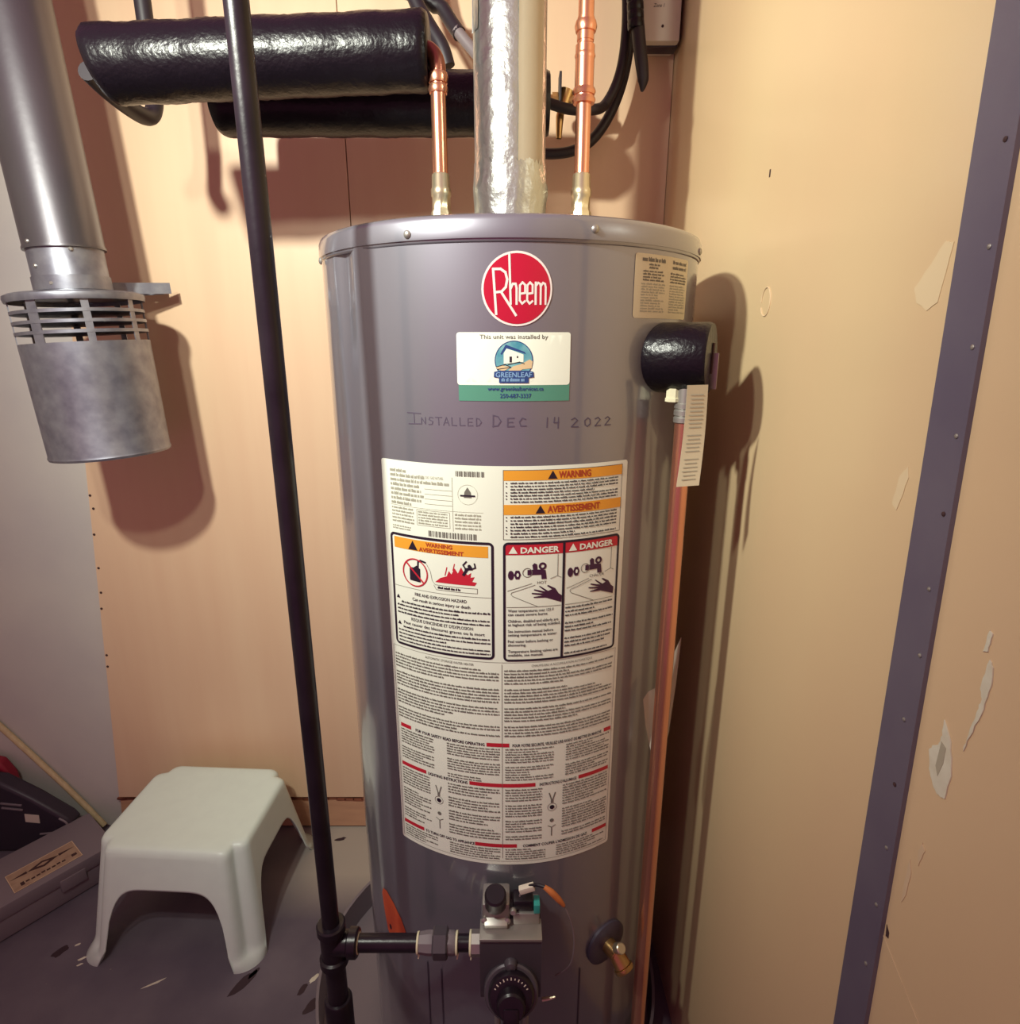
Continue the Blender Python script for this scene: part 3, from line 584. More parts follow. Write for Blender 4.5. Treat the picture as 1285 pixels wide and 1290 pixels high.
# paper tag hanging on the valve
mb = MB(); nrow = 14; vs = []; fs = []
for i in range(nrow + 1):
    t = i / nrow; z = 1.172 - t * .113; cx_ = .2040 + .0035 * math.sin(t * 3.1) - .002 * t; yy = .676 + .007 * math.sin(t * 3.0) - TK.location.y; hw_ = .0125 + .0015 * t
    for k in (-1, 1):
        vs.append((cx_ + k * hw_, yy + .004 * k, z)); vs.append((cx_ + k * hw_, yy + .004 * k + .0006, z))
for i in range(nrow):
    a = i * 4; fs += [(a, a + 2, a + 6, a + 4), (a + 1, a + 5, a + 7, a + 3), (a, a + 4, a + 5, a + 1), (a + 2, a + 3, a + 7, a + 6)]
fs += [(0, 1, 3, 2), (nrow * 4, nrow * 4 + 2, nrow * 4 + 3, nrow * 4 + 1)]
mb.add(vs, fs); tg = mb.build('paper_tag', 'paper2', rv); tg['label'] = 'long cream paper tag'
mb = MB()
for i in range(22):
    t = .10 + i * .04; z = 1.172 - t * .113; cx_ = .2040 + .0035 * math.sin(t * 3.1) - .002 * t; yy = .676 + .007 * math.sin(t * 3.0) - TK.location.y
    if i in (9, 15): continue
    w_ = .0095 * random.uniform(.75, 1); mb.add([(cx_ - w_, yy - .004 * w_ / .013 - .0004, z), (cx_ + w_, yy + .004 * w_ / .013 - .0004, z), (cx_ + w_, yy + .004 * w_ / .013 - .0004, z + .0013), (cx_ - w_, yy - .004 * w_ / .013 - .0004, z + .0013)], [(0, 1, 2, 3)])
stuff(mb.build('tag_print', 'paleink', rv, fix=False))
# --- drain cock
a = math.radians(34.5); dn = V(math.sin(a), -math.cos(a), 0); ds = V(math.cos(a), math.sin(a), 0); c0 = dn * (R - .001) + V(0, 0, .358)
dk = MB().lathe([(0, .0), (.0345, 0), (.0345, .004), (.030, .0065), (.018, .008), (0.0, .008)], c0, dn, 40).build('drain_cock', 'tank_dark', TK)
mb = MB(); mb.cyl(c0 + dn * .007, c0 + dn * .028, .0115, 20, bev=.001); mb.cyl(c0 + dn * .018 + V(0, 0, .004), c0 + dn * .036 + ds * .003 + V(0, 0, -.014), .0110, 20, .0125, .0012)
mb.build('brass_body', 'brass', dk)
q0 = c0 + dn * .036 + ds * .003 + V(0, 0, -.014); qd = (dn * .028 + ds * .004 + V(0, 0, -.028)).normalized()
MB().lathe([(.0095, -.0002), (.0145, 0), (.0145, .004), (.0135, .006), (.0105, .006), (.0100, .001), (0, .001)], q0, qd, 22).build('outlet_ring', 'brass', dk)
MB().cyl(c0 + dn * .024 + V(0, 0, .010), c0 + dn * .034 + V(0, 0, .020), .0075, 16, bev=.0012).build('stem_screw', 'brass_pale', dk)
MB().cyl(q0 + qd * .0003, q0 + qd * .0016, .0098, 16).build('outlet_bore', 'dark', dk)
# --- gas control valve (built in world coordinates about the tank axis)
oy = TK.location.y
def T(x, y, z): return (x, y - oy, z)
mb = MB(); mb.slab([(.598, .390), (.595, .400), (.596, .4845), (.600, .4880), (.660, .4880), (.660, .392), (.640, .386)], lambda a_, b_, h: T(-.0385 + h, a_, b_), .0785)
gv = mb.build('gas_control_valve', 'valve', TK, 25); gv['label'] = 'grey gas control valve with black dial'
MB().box(T(.001, .609, .4895), (.0795, .030, .0045), None, .0012).build('top_ledge', 'alu', gv)
mb = MB(); mb.box(T(-.018, .632, .507), (.036, .034, .034), None, .004); mb.box(T(-.018, .618, .497), (.030, .02, .014), Matrix.Rotation(.4, 3, 'X'), .002)
for dx in (-.033, -.003): mb.lathe([(.004, 0), (.004, .003), (.002, .004), (0, .004)], T(dx, .6145, .500), (0, -1, .3), 10)
mb.build('cast_bracket', 'alu', gv)
MB().lathe([(.013, 0), (.0145, .004), (.0138, .014), (.0138, .026), (.0115, .0285), (0, .0285)], T(-.0185, .622, .518), (0, -.35, .94), 24).build('control_knob', 'black', gv)
MB().box(T(.021, .630, .500), (.034, .030, .018), None, .002).build('igniter_base', 'alu', gv)
MB().box(T(.017, .628, .5175), (.026, .020, .016), None, .003).build('igniter_block', 'black', gv)
MB().box(T(.0345, .622, .5170), (.008, .016, .014), None, .0015).build('igniter_button', 'tealplastic', gv)
MB().lathe([(.0045, 0), (.0045, .003), (.003, .005), (0, .005)], T(.004, .614, .516), (0, -1, .3), 12).build('test_screw', 'alu', gv)
# front boss above the dial
MB().lathe([(.0085, 0), (.0085, .004), (.006, .009), (0, .0105)], T(.001, .5965, .452), (0, -1, .1), 20).build('round_boss', 'valve', gv)
dax = V(0, -.92, .38).normalized(); dc = V(*T(.0015, .592, .417))
dl = MB().lathe([(.0345, 0), (.0345, .012), (.0325, .014), (0, .014)], dc, dax, 40).build('dial_collar', 'valve', gv)
dial = MB().lathe([(.0290, .012), (.0290, .020), (.0265, .0235), (.018, .0245), (0, .0245)], dc, dax, 44).build('temperature_dial', 'black', gv)
mk = MB(); ux = V(1, 0, 0); uy = dax.cross(ux) * 1.0
if uy.z < 0: uy = -uy
for i in range(11):
    a = math.radians(150 - i * 12); c_ = dc + dax * .0238 + (ux * math.cos(a) + uy * math.sin(a)) * .0232
    b2 = MB(); s0 = (ux * -math.sin(a) + uy * math.cos(a)); s1 = (ux * math.cos(a) + uy * math.sin(a)); ln = .0035 if i % 2 else .0022
    mk.add([c_ - s0 * .0007 - s1 * ln / 2, c_ + s0 * .0007 - s1 * ln / 2, c_ + s0 * .0007 + s1 * ln / 2, c_ - s0 * .0007 + s1 * ln / 2], [(0, 1, 2, 3)])
    mk.v[-4:] = [tuple(Vector(q) + dax * .0012) for q in mk.v[-4:]]
mk.build('dial_marks', 'white', gv)
mb = MB(); mb.lathe([(.0185, 0), (.0175, .012), (.0150, .014), (0, .014)], dc + dax * .024 - uy * .004, dax, 24); mb.box(dc + dax * .032 - uy * .014, (.020, .016, .022), Matrix.Rotation(-.39, 3, 'X'), .003)
mb.build('dial_grip', 'black', gv)
mb = MB()
mb.tube([T(-.0165, .612, .392), T(-.0170, .608, .36), T(-.0165, .612, .30), T(-.015, .622, .22)], .0040, 10); mb.tube([T(.0195, .612, .392), T(.0205, .606, .36), T(.0200, .610, .30), T(.018, .622, .22)], .0045, 10)
mb.build('burner_tube', 'alu', gv)
MB().tube([T(0, .622, .392), T(0, .618, .34), T(0, .63, .22)], .010, 14).build('gas_tube', 'black', gv)
# edges of the access door below the valve
for u in (-.128, -.104, .104):
    p = Print(.0008); p.rect(u, u + .0022, .06, .335); p.build('door_edge', 'tank_dark', TK)
# inlet side nut
mb = MB(); mb.cyl(T(-.0505, .62, .455), T(-.038, .62, .455), .0155, 8); mb.build('inlet_boss', 'alu', gv)
# wires
MB().box(T(.0215, .618, .5475), (.020, .008, .008), Matrix.Rotation(-.35, 3, 'Y'), .0012).build('wire_connector', 'white', gv)
MB().tube([T(.0245, .618, .551), T(.034, .615, .556), T(.044, .61, .558)], .0022, 8).build('connector_lead', 'black', gv)
MB().tube([T(.043, .61, .5585), T(.052, .607, .553), T(.061, .606, .543), T(.068, .606, .533)], [.0028, .0042, .0040, .0022], 10).build('orange_lead', 'wireorange', gv)
MB().tube([T(.067, .606, .535), T(.0755, .606, .515), T(.082, .608, .485), T(.083, .612, .445), T(.078, .622, .41), T(.062, .63, .385)], .0011, 6).build('thin_wire', 'sheath', gv)
MB().tube([T(.043, .605, .376), T(.052, .604, .379), T(.060, .604, .382)], [.0028, .0024, .0012], 8).build('brass_tip', 'brass_pale', gv)
MB().tube([T(.0125, .618, .535), T(.014, .618, .543), T(.013, .62, .548)], .0012, 6).build('thin_wire', 'sheath', gv)

# ------------------------------------------------------------------ gas pipe
GX, GY = -.2335, .620; GZ = .455
gp = thing('gas_pipe', 'black iron gas pipe dropping from above to a tee left of the heater', 'gas pipe', (GX, GY, 0))
MB().cyl((0, 0, GZ + .012), (0, 0, TOP - .02), .01085, 24).build('riser', 'black', gp)
mb = MB(); mb.lathe([(.0165, -.034), (.0185, -.032), (.0185, -.022), (.0155, -.020), (.0155, .020), (.0185, .022), (.0185, .032), (.0165, .034), (.0115, .034)], (0, 0, GZ), (0, 0, 1), 28)
mb.lathe([(.0155, 0), (.0155, .020), (.0185, .022), (.0185, .032), (.0165, .034), (.011, .034)], (0, 0, GZ), (1, 0, 0), 28); mb.build('tee', 'black', gp)
MB().cyl((0, 0, GZ - .10), (0, 0, GZ - .02), .0135, 24).build('drip_leg', 'black', gp)
MB().lathe([(.0, -.175), (.017, -.175), (.0185, -.17), (.0185, -.100), (.0168, -.096), (.012, -.095)], (0, 0, GZ), (0, 0, 1), 28).build('drip_leg_cap', 'black', gp)
MB().cyl((.03, 0, GZ), (.115, 0, GZ), .0112, 24).build('nipple', 'black', gp)
MB().lathe([(.0085, .112), (.0125, .113), (.0145, .126), (.0145, .136), (.0145, .136)], (0, 0, GZ), (1, 0, 0), 8).build('union_end', 'casegrey', gp)
MB().lathe([(.017, .132), (.0195, .134), (.0195, .150), (.017, .152)], (0, 0, GZ), (1, 0, 0), 6).build('union_nut', 'valve', gp)
MB().lathe([(.0145, .150), (.0145, .160), (.012, .163)], (0, 0, GZ), (1, 0, 0), 8).build('union_end', 'casegrey', gp)
MB().cyl((.16, 0, GZ), (.184, 0, GZ), .0105, 20).build('nipple', 'black', gp)
for x, r in ((.0335, .0128), (.1125, .0130), (.1635, .0140), (.1815, .0150)):
    mb = MB(); mb.lathe([(r - .003, -.0016), (r, -.0012), (r + .0004, .0012), (r - .003, .0018)], (x, 0, GZ), (1, 0, 0), 20)
    if x > .1: mb.box((x + .001, -.004, GZ - r - .003), (.0016, .003, .010), Matrix.Rotation(.2, 3, 'Y'))
    mb.build('thread_sealant', 'sealant', gp)

# ------------------------------------------------------------------ flue
fp = thing('flue_pipe', 'silver foil-wrapped flue pipe rising from the centre of the heater lid', 'flue pipe', (0, .907, 1.336))
n = 48; vs = []; fs = []; zs = [0, .006, .03, .06, .062, .12, .2, .3, .4, .5, .7, TOP - 1.345]
for z in zs:
    for i in range(n):
        a = 2 * PI * i / n; vs.append((.0468 * math.sin(a), -.0468 * math.cos(a), z))
for j in range(len(zs) - 1):
    for i in range(n): fs.append((j * n + i, j * n + (i + 1) % n, (j + 1) * n + (i + 1) % n, (j + 1) * n + i))
MB().add(vs, fs).build('pipe_wall', 'foil', fp)
# crumpled tape round the foot
vs = []; fs = []; nn = 96; zz = [.0005, .02, .04, .055, .07, .078, .084, .090, .096, .102]
for j, z in enumerate(zz):
    for i in range(nn):
        a = 2 * PI * i / nn
        r = .0476 + random.uniform(-.0004, .0009) + (.004 if j == 0 else 0) + .0022 * math.exp(-((z - .074) / .010) ** 2) * (1 + .4 * math.sin(a * 5))
        vs.append((r * math.sin(a), -r * math.cos(a), z + (random.uniform(-.004, .005) if j == len(zz) - 1 else 0)))
for j in range(len(zz) - 1):
    for i in range(nn): fs.append((j * nn + i, j * nn + (i + 1) % nn, (j + 1) * nn + (i + 1) % nn, (j + 1) * nn + i))
MB().add(vs, fs).build('foil_tape_wrap', 'foil', fp, 30)
def wrap_strip(a0, a1, z0, z1, off, rag=.0):
    vs = []; fs = []; na = 14; nz = 30
    for j in range(nz + 1):
        z = z0 + (z1 - z0) * j / nz; e0 = random.uniform(-rag, rag); e1 = random.uniform(-rag, rag)
        for i in range(na + 1):
            t = i / na; a = a0 + (a1 - a0) * t + e0 * (1 - t) + e1 * t; r = .0468 + off + (.0012 if i in (0, na) else 0) * random.random()
            vs.append((r * math.sin(a), -r * math.cos(a), z))
    for j in range(nz):
        for i in range(na): k = j * (na + 1) + i; fs.append((k, k + 1, k + na + 2, k + na + 1))
    return MB().add(vs, fs)
wrap_strip(.22, 1.02, .10, TOP - 1.346, .0008, .012).build('foil_tape_strip', 'foil_flat', fp)
wrap_strip(-1.30, -.95, .25, TOP - 1.346, .0010, .02).build('foil_tape_strip', 'foil', fp)

# ------------------------------------------------------------------ copper water pipes
def collar(mb, x, y, z, r, h=.010):
    mb.lathe([(r - .0012, z - h), (r + .0006, z - h), (r + .0022, z - h * .5), (r + .0006, z), (r - .0012, z)], (x, y, 0), (0, 0, 1), 24)
cp = thing('copper_pipe', 'copper pipe right of the silver flue rising from the lid', 'copper pipe', (.099, .940, 1.360))
MB().cyl((0, 0, .03), (0, 0, TOP - 1.37), .0103, 24).build('pipe_run', 'copper', cp)
mb = MB(); collar(mb, 0, 0, .224, .0115, .010); mb.cyl((0, 0, .168), (0, 0, .232), .0126, 24, bev=.001); collar(mb, 0, 0, .182, .0135, .008); collar(mb, 0, 0, .172, .0135, .008); mb.cyl((0, 0, .236), (0, 0, .262), .0112, 24); collar(mb, 0, 0, .258, .0125, .012); mb.build('coupling', 'copper', cp)
MB().lathe([(.0145, .0), (.0150, .03), (.0128, .034), (.0128, .05), (.0142, .052), (.0142, .06), (.0128, .062), (.0122, .078), (.0106, .080)], (0, 0, 0), (0, 0, 1), 8).build('pipe_adapter', 'brass_pale', cp)
cl = thing('copper_pipe', 'copper pipe left of the flue, bending into the thick black foam sleeve', 'copper pipe', (-.096, .940, 1.360))
MB().tube([(0, 0, .03), (0, 0, .10), (0, 0, .190)], .0103, 20, 1).build('pipe_run', 'copper', cl)
MB().lathe([(.0145, .0), (.0150, .03), (.0128, .034), (.0128, .05), (.0142, .052), (.0142, .06), (.0128, .062), (.0122, .078), (.0106, .080)], (0, 0, 0), (0, 0, 1), 8).build('pipe_adapter', 'brass_pale', cl)
mb = MB(); collar(mb, 0, 0, .200, .0118, .012); collar(mb, 0, 0, .186, .0112, .010); mb.build('collar_ring', 'copper', cl)
MB().tube([(0, 0, .195), (0, 0, .207), (-.002, .0015, .216), (-.007, .004, .224), (-.014, .006, .2285), (-.030, .008, .230)], .0108, 18, 6).build('elbow', 'copper_old', cl)
dp = thing('copper_pipe', 'long copper discharge pipe running down the right flank of the heater', 'copper pipe', (PX, PY, .12))
MB().cyl((0, 0, 0), (0, 0, 1.012), .0103, 24).build('pipe_run', 'copper', dp)
mb = MB(); random.seed(3)                                   # scrap of torn plastic film caught behind the pipe
film = [(-.024, .03, .64), (-.016, .034, .648), (.004, .045, .652), (.02, .05, .70), (.027, .05, .72), (.024, .05, .66), (.018, .046, .58), (.010, .04, .51), (.004, .03, .46), (.002, .03, .52), (-.008, .036, .56), (-.018, .03, .60)]
mb.add([(x, y - .022 + random.uniform(-.004, .004), z) for x, y, z in film], [(0, 1, 11), (1, 10, 11), (1, 2, 10), (2, 9, 10), (2, 6, 9), (6, 7, 9), (7, 8, 9), (2, 5, 6), (2, 3, 5), (3, 4, 5)])
mb.build('plastic_film', 'film', dp, 20)

# ------------------------------------------------------------------ foam sleeves on the pipes
random.seed(11)
def sleeve(x0, x1, y, z0, z1, r, name, label, endcut=0.0):
    nr = 40; ns = 70; vs = []; fs = []
    for j in range(ns + 1):
        t = j / ns; x = x0 + (x1 - x0) * t; zc = z0 + (z1 - z0) * t
        for i in range(nr):
            a = 2 * PI * i / nr; rr = r + random.uniform(-.0006, .0006) + .0006 * math.sin(t * 40)
            if j in (0, ns): rr -= .0035
            xx = x + (endcut * (math.sin(a) * -1) if j < 3 else 0) * r
            vs.append((xx, y + rr * math.cos(a), zc + rr * math.sin(a)))
    for j in range(ns):
        for i in range(nr): k = (i + 1) % nr; fs.append((j * nr + i, j * nr + k, (j + 1) * nr + k, (j + 1) * nr + i))
    fs.append(tuple(range(nr))[::-1]); fs.append(tuple(ns * nr + i for i in range(nr)))
    return tag(MB().add(vs, fs).build(name, 'foam', None, 60), label, 'pipe insulation', 'black foam pipe sleeves')
s1 = sleeve(-.548, -.108, .950, 1.572, 1.588, .0455, 'pipe_sleeve', 'upper front black foam pipe sleeve with glossy highlight along it', .20)
s2 = sleeve(-.463, .062, 1.110, 1.5785, 1.5785, .0455, 'pipe_sleeve', 'lower black foam pipe sleeve passing behind the silver flue')
tag(MB().tube([(-.570, .955, 1.568), (-.572, 1.0, 1.560), (-.575, 1.06, 1.556), (-.573, 1.10, 1.558), (-.570, 1.118, 1.575), (-.568, 1.122, 1.61), (-.567, 1.122, 1.75), (-.566, 1.122, TOP - .01)], .0125, 16, 6).build('bent_pipe', 'hose'),
    'dark bent pipe looping behind the upper foam sleeve by the duct', 'pipe')
tag(MB().tube([(-.0985, 1.128, 1.637), (-.108, 1.13, 1.665), (-.130, 1.14, 1.70), (-.152, 1.15, 1.74), (-.18, 1.16, 1.82), (-.22, 1.17, TOP - .02)], .0115, 14, 5).build('black_hose', 'hose'),
    'black hose rising from the right end of the foam sleeves', 'hose')
hp = thing('black_hose', 'short black hose with grey end slanting behind the flue', 'hose', (0, 1.20, 0))
MB().tube([(-.083, -.02, 1.702), (-.11, 0, 1.745), (-.15, .01, 1.82), (-.20, .02, TOP - .03)], .0115, 14, 5).build('hose_sleeve', 'hose', hp)
MB().tube([(-.088, -.02, 1.708), (-.06, -.03, 1.675), (-.038, -.045, 1.648)], .0090, 14, 5).build('bare_end', 'sheath', hp)

# ------------------------------------------------------------------ valve and hoses behind, right of the flue
bv = thing('brass_valve', 'small brass stop valve behind the copper pipe near the back wall', 'valve', (.098, 1.215, 1.617))
mb = MB(); mb.cyl((-.030, 0, 0), (.045, 0, 0), .0105, 18, bev=.001); mb.cyl((-.008, 0, -.012), (.002, 0, .016), .013, 18); mb.lathe([(.0135, -.006), (.0135, .006)], (.014, 0, 0), (1, 0, 0), 6); mb.lathe([(.0135, -.005), (.0135, .005)], (-.02, 0, 0), (1, 0, 0), 6)
mb.build('valve_body', 'brass', bv)
mb = MB(); mb.cyl((.036, 0, 0), (.036, 0, .060), .0068, 14); mb.build('copper_tail', 'copper_old', bv)
mb = MB(); mb.tube([(-.008, -.012, -.012), (-.012, -.016, -.030), (-.013, -.016, -.062)], [.005, .007, .0045], 10); mb.build('drain_tail', 'brass', bv)
mb = MB(); mb.box((-.0125, -.010, .012), (.004, .03, .050), None, .001); mb.build('valve_lever', 'hose', bv)
tag(MB().tube([(.066, 1.178, 1.602), (.10, 1.180, 1.594), (.14, 1.192, 1.597), (.165, 1.215, 1.612), (.186, 1.22, 1.65), (.196, 1.22, 1.70), (.195, 1.215, 1.77), (.18, 1.21, 1.86), (.16, 1.20, TOP - .03)], .0085, 14, 6).build('black_cable', 'hose'),
    'upper of the two black looped hoses right of the flue', 'hose', 'black hoses hanging right of the flue')
tag(MB().tube([(.04, 1.235, 1.545), (.07, 1.235, 1.541), (.11, 1.235, 1.545), (.145, 1.238, 1.562), (.175, 1.242, 1.60), (.198, 1.246, 1.655), (.208, 1.246, 1.72), (.205, 1.24, 1.79), (.20, 1.23, 1.88), (.19, 1.22, TOP - .03)], .0090, 14, 6).build('black_cable', 'hose'),
    'lower of the two black looped hoses right of the flue', 'hose', 'black hoses hanging right of the flue')
bc = thing('cable_bundle', 'shiny black wrapped cable bundle hanging left of the white box', 'cable', (.212, 1.192, 1.62))
mb = MB(); mb.tube([(.012, 0, .004), (.013, 0, .02), (.010, 0, .04), (.004, 0, .07), (-.004, 0, .12), (-.012, 0, .17), (-.02, 0, .25), (-.03, 0, .5)], [.002, .009, .0105, .011, .011, .0115, .012, .012], 14, 5); mb.build('cable_tail', 'hose', bc)
mb = MB()
for i in range(11): mb.lathe([(.0125, -.007), (.0138, -.004), (.0138, .004), (.0122, .007)], (-.004 - .0011 * i, 0, .10 + i * .0125), (-.1, random.uniform(-.2, .2), 1), 16)
mb.build('tape_wrap', 'foam', bc)

# ------------------------------------------------------------------ white control box
zb = thing('control_box', 'white plastic control box on the back wall above the corner', 'control box', (.2600, 1.268, 1.795))
MB().box((0, 0, 0), (.0660, .0620, .160), None, .004).build('cover', 'white', zb)
MB().box((0, .0005, 0), (.0690, .030, .164), None, .002).build('base_plate', 'caseblack', zb)
MB().lathe([(.0022, 0), (.0022, .0012), (0, .0016)], (.002, -.0308, -.058), (0, -1, 0), 12).build('cover_screw', 'dark', zb)
mbt = MB()
class Flat:
    def __init__(s, f): s.f = f; s.m = MB()
    def tri(s, a, b_, c): s.m.add([s.f(*a), s.f(*b_), s.f(*c)], [(0, 1, 2)])
fz = Flat(lambda a, b_: (a, -.0313, b_)); text(fz, 'Zone 1', -.006, -.0305, .0078, .0190, shear=.25, bold=.006); flush_texts(); fz.m.build('box_lettering', 'ink', zb, fix=False)

# ------------------------------------------------------------------ air duct with hood on the left
ad = thing('air_duct', 'galvanised air duct with slotted hood hanging on the left', 'air duct', (-.7515, 1.120, 1.290))
Rt = Matrix.Rotation(math.radians(-2.0), 4, 'Y'); ad.rotation_euler = (0, math.radians(-3.0), 0)
MB().lathe([(.0545, .074), (.0605, .074), (.0605, .078), (.0590, .081), (.0590, TOP - 1.31)], (0, 0, 0), (0, 0, 1), 48).build('duct_pipe', 'galv_dark', ad, 30)
MB().lathe([(.0540, .004), (.0575, .006), (.0560, .012), (.0560, .022), (.0575, .024), (.0560, .027), (.0560, .075)], (0, 0, 0), (0, 0, 1), 48).build('collar', 'galv', ad, 30)
for a, z, r in ((-.35, .083, .0585), (-.35, .046, .0556), (.72, .070, .0565), (.05, .018, .0560)):
    MB().lathe([(.0035, 0), (.0035, .0015), (.002, .003), (0, .003)], (r * math.sin(a), -r * math.cos(a), z), (math.sin(a), -math.cos(a), 0), 10).build('sheet_screw', 'alu', ad)
MB().lathe([(.0560, .000), (.060, .007), (.0960, .004), (.1030, .001), (.1040, -.004), (.1025, -.010), (.0990, -.010), (.0990, -.003), (.050, 0.0)], (0, 0, 0), (0, 0, 1), 64).build('hood_top', 'galv', ad, 30)
# cage: bars and rings round the open slots
nb = 8
for i in range(nb):
    a = 2 * PI * i / nb - .10; wd = .011 if i else .017
    MB().box((.0975 * math.sin(a), -.0975 * math.cos(a), -.042), (wd, .0016, .072), Matrix.Rotation(a, 3, 'Z')).build('cage_bar', 'galv', ad)
for z in (-.0265, -.043, -.0595):
    MB().lathe([(.0965, -.0030), (.0990, -.0026), (.0990, .0026), (.0965, .0030), (.0965, -.0030)], (0, 0, z), (0, 0, 1), 64).build('cage_ring', 'galv', ad)
MB().lathe([(.0965, -.076), (.0985, -.076), (.0978, -.15), (.0968, -.266), (.0980, -.270), (.0968, -.274), (.0945, -.274), (.0950, -.076), (.0965, -.076)], (0, 0, 0), (0, 0, 1), 64).build('hood_shell', 'galv', ad, 30)
MB().lathe([(.0, -.20), (.0945, -.20), (.0945, -.198), (0, -.198)], (0, 0, 0), (0, 0, 1), 48).build('inner_baffle', 'galv_dark', ad)
mb = MB(); mb.lathe([(.0563, -.011), (.0580, -.011), (.0580, .011), (.0563, .011)], (0, 0, .020), (0, 0, 1), 40)
mb.box((.052, .113, .020), (.100, .0012, .020), Matrix.Rotation(.62, 3, 'Z')); mb.build('strap', 'galv', ad)

stp = MB(); stp.box((-.7130, 1.2760, 1.3115), (.062, .0014, .021), Matrix.Rotation(.06, 3, 'Z')); 
stp.v = [(x + .7515, y - 1.12, z - 1.29) for x, y, z in stp.v]
so = stp.build('strap_end', 'galv', ad)
for dx in (.010, .030, .050, .064): MB().lathe([(.0026, 0), (.0026, .001), (0, .0012)], (dx + .002, .1545, .0215 + dx * .05), (0, -1, 0), 10).build('strap_hole', 'dark', ad)

# ------------------------------------------------------------------ step stool
H = .240
sl_ = thing('step_stool', 'white moulded plastic step stool on the floor left of the heater', 'stool', (-.683, 1.112, 0), math.radians(-3))
NSIDE, NCOR = 40, 24
NT = 4 * (NSIDE + NCOR)
def outline(z, hx, hy, rc, groove=0.0, crown=0.0):
    """rounded rectangle, corner columns flanked by grooves; four times (side, corner)"""
    P = []
    for k in range(4):
        sx, sy = ((1, 1), (-1, 1), (-1, -1), (1, -1))[k]; vert = k % 2
        # straight side that leads to corner k, then the corner arc
        a0 = k * PI / 2
        ca, sa = math.cos(a0), math.sin(a0)
        A, B = (hx, hy) if not vert else (hy, hx)         # in the rotated frame the side lies at x = A, y from -(B-rc) to B-rc
        L = []
        for i in range(NSIDE):
            q = -1 + 2 * (i + .5) / NSIDE; e_ = math.exp(-((1 - abs(q)) / .055) ** 2) * groove * .55
            L.append((A - e_, q * (B - rc)))
        for i in range(NCOR):
            u = (i + .5) / NCOR; a = u * PI / 2
            e_ = groove * (math.exp(-((u - .06) / .10) ** 2) + math.exp(-((u - .94) / .10) ** 2)) - crown * math.exp(-((u - .5) / .30) ** 2)
            L.append((A - rc + (rc - e_) * math.cos(a), B - rc + (rc - e_) * math.sin(a)))
        P += [(x * ca - y * sa, x * sa + y * ca, z) for x, y in L]
    return P
def arches():
    Z = []
    for k in range(4):
        q1, top = (.98, .158) if k % 2 else (.93, .160)
        for i in range(NSIDE):
            q = abs(-1 + 2 * (i + .5) / NSIDE); Z.append(0.0 if q >= q1 else top * (1 - (q / q1) ** 6.5) ** .5)
        Z += [0.0] * NCOR
    return Z
AZ = arches(); HX, HY = .154, .127
rows = [outline(H, HX - .030, HY - .030, .030), outline(H, HX - .013, HY - .013, .040, 0, -.012), outline(H - .0008, HX - .007, HY - .007, .042, 0, -.014),
        outline(H - .0035, HX - .002, HY - .002, .040, 0, -.016), outline(H - .010, HX + .001, HY + .001, .038, 0, -.017)]
NS = 20
for j in range(1, NS + 1):
    cache = {}; L = []
    for i in range(NT):
        z = (H - .010) + (AZ[i] - (H - .010)) * j / NS; d_ = (H - z) / H; kz = round(z, 5)
        if kz not in cache:
            lip = .005 * max(0, 1 - z / .012)
            cache[kz] = outline(z, HX + d_ * .029 + lip, HY + d_ * .050 + lip, .040 + .008 * d_, 0, -.0175 * min(1, max(0, z - .006) / .008))
        L.append(cache[kz][i])
    rows.append(L)
vs = [p_ for L in rows for p_ in L]; fs = []
for j in range(len(rows) - 1):
    for i in range(NT): k = (i + 1) % NT; fs.append((j * NT + i, j * NT + k, (j + 1) * NT + k, (j + 1) * NT + i))
vs.append((0, 0, H + .0004)); ci = len(vs) - 1
for i in range(NT): fs.append((ci, i, (i + 1) % NT))
so = MB().add(vs, fs).build('stool_shell', 'stool', sl_, 60)
md = so.modifiers.new('wall', 'SOLIDIFY'); md.thickness = .0032; md.offset = -1
# ------------------------------------------------------------------ grey tool case
ang = math.atan2(.79, .61)
tc_ = thing('tool_case', 'long grey plastic tool case with tan sticker lying beside the stool', 'tool case', (-1.115, 1.0485, 0), ang)
MB().box((0, 0, .0690), (.42, .159, .033), None, .006).build('lid', 'casegrey', tc_)
MB().box((0, 0, .0270), (.412, .150, .050), None, .006).build('base', 'casegrey', tc_)
MB().box((-.05, -.0785, .052), (.05, .008, .030), None, .003).build('latch', 'casegrey', tc_); MB().box((.12, -.0785, .052), (.05, .008, .030), None, .003).build('latch', 'casegrey', tc_)
SX, SY, SZ = .086, -.027, .0856
def onlid(a, b_, h): return (SX + a, SY + b_, SZ + h)
stk = MB().slab([(-.0635, -.033), (.0635, -.033), (.0635, .033), (-.0635, .033)], onlid, .0006).build('case_sticker', 'casestick', tc_); stk['label'] = 'tan printed sticker'
mb = MB()
for P in ([(-.030, .010), (.000, .021), (.030, .010), (.000, -.001)], [(-.060, .011), (-.030, .0145), (-.030, .0065)], [(.030, .0145), (.060, .011), (.030, .0065)]):
    mb.slab(P, lambda a, b_, h: onlid(a, b_, h + .0005), .0004)
for i in range(9): mb.box(onlid(-.045 + i * .0095, -.0175 + .001 * math.sin(i * 2), .0008), (.0068, .0045 if i else .0110, .0006))
mb.box(onlid(.052, -.016, .0008), (.010, .008, .0006))
stuff(mb.build('sticker_print', 'dark', stk))
MB().slab([(-.012, .010), (.000, .0145), (.012, .010), (.000, .0055)], lambda a, b_, h: onlid(a, b_, h + .0009), .0004).build('sticker_emblem', 'casestick', stk)
mb = MB()
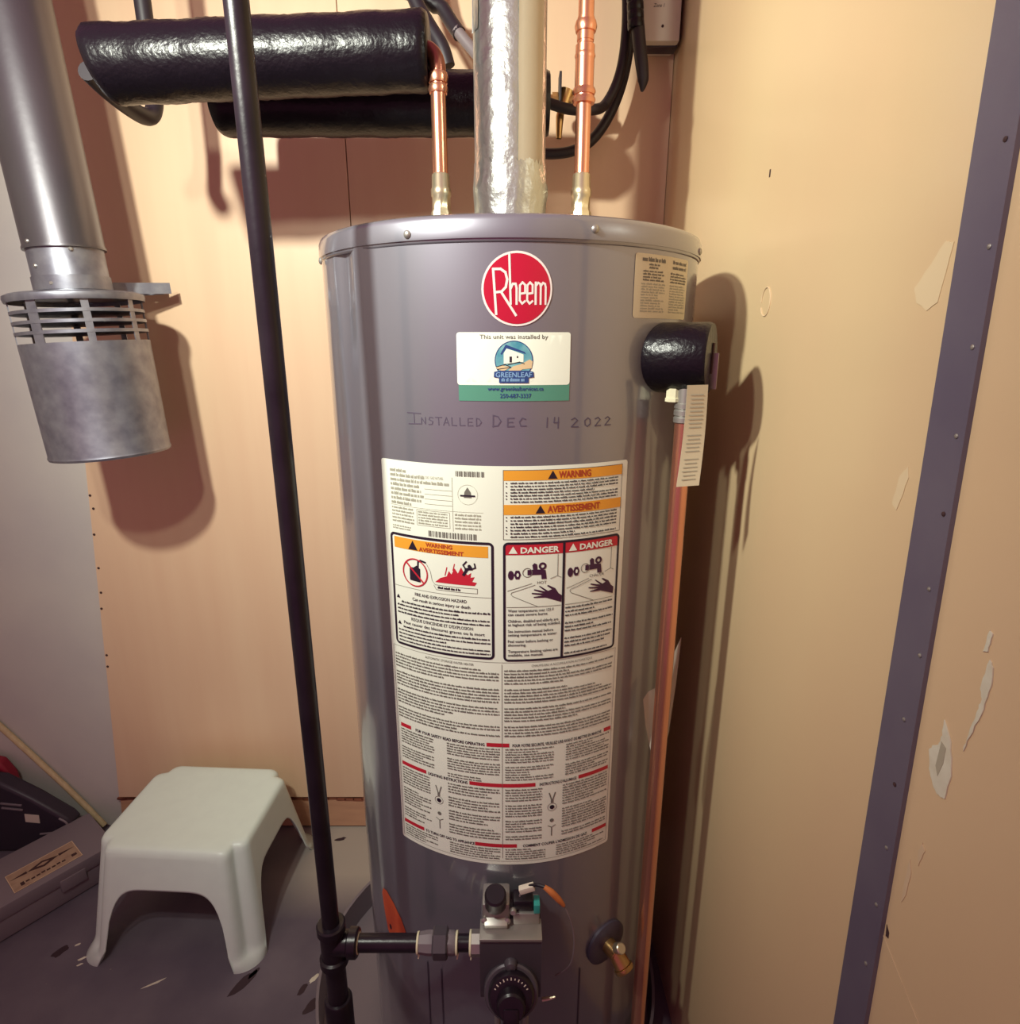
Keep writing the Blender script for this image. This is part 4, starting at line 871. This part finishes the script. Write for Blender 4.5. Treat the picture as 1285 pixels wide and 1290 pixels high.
for a0, a1, b0, b1 in ((-.0635, .0635, -.033, -.0318), (-.0635, .0635, .0318, .033), (-.0635, -.0623, -.0318, .0318), (.0623, .0635, -.0318, .0318)): mb.box(onlid((a0 + a1) / 2, (b0 + b1) / 2, .0008), (a1 - a0, b1 - b0, .0006))
mb.build('sticker_rim', 'scuff', stk)

# ------------------------------------------------------------------ black case, red can, wooden stick at the far left
bk_ = thing('black_case', 'black hard plastic case with small white sticker standing by the grey wall', 'case', (-1.178, 1.224, -.020))
mb = MB(); mb.slab([(-.19, .0205), (-.19, .245), (-.045, .225), (.03, .175), (.100, .118), (.112, .10), (.085, .088), (.055, .05), (.0, .0205)], lambda a, b_, h: (a, h, b_), .040); o = mb.build('case_body', 'caseblack', bk_, 40)
bvm = o.modifiers.new('soft', 'BEVEL'); bvm.width = .008; bvm.segments = 3
MB().slab([(.002, .112), (.036, .108), (.038, .131), (.004, .135)], lambda a, b_, h: (a, -.0004 - h, b_), .0008).build('white_sticker', 'white', bk_)
for z0 in (.150, .163): MB().box((-.022, -.001, z0), (.05, .004, .0045), Matrix.Rotation(.12, 3, 'Y'), .001).build('moulded_rib', 'casegrey', bk_)
MB().tube([(.085, -.001, .122), (.100, -.001, .110), (.098, -.001, .096), (.07, -.001, .082), (.03, -.001, .076)], .0025, 8).build('edge_bead', 'casegrey', bk_)
rc = thing('red_can', 'red plastic can at the left edge behind the black case', 'can', (-1.318, 1.268, 0))
mb = MB(); mb.slab([(-.08, 0), (.085, 0), (.09, .01), (.09, .185), (.070, .225), (.03, .235), (-.05, .235), (-.08, .20)], lambda a, b_, h: (a, h, b_), .0275); o = mb.build('can_body', 'redplastic', rc)
bm_ = o.modifiers.new('soft', 'BEVEL'); bm_.width = .006; bm_.segments = 3
MB().lathe([(.011, 0), (.012, .002), (.012, .014), (.010, .017), (0, .017)], (-.05, .013, .2345), (0, 0, 1), 16).build('can_cap', 'caseblack', rc)

tag(MB().tube([(-1.044, 1.295, 0.015), (-1.129, 1.302, 0.132), (-1.254, 1.3035, 0.303), (-1.468, 1.3035, 0.596)], .0070, 12, 2).build('wooden_stick', 'stick'),
    'pale thin wooden stick leaning low against the grey wall', 'stick')
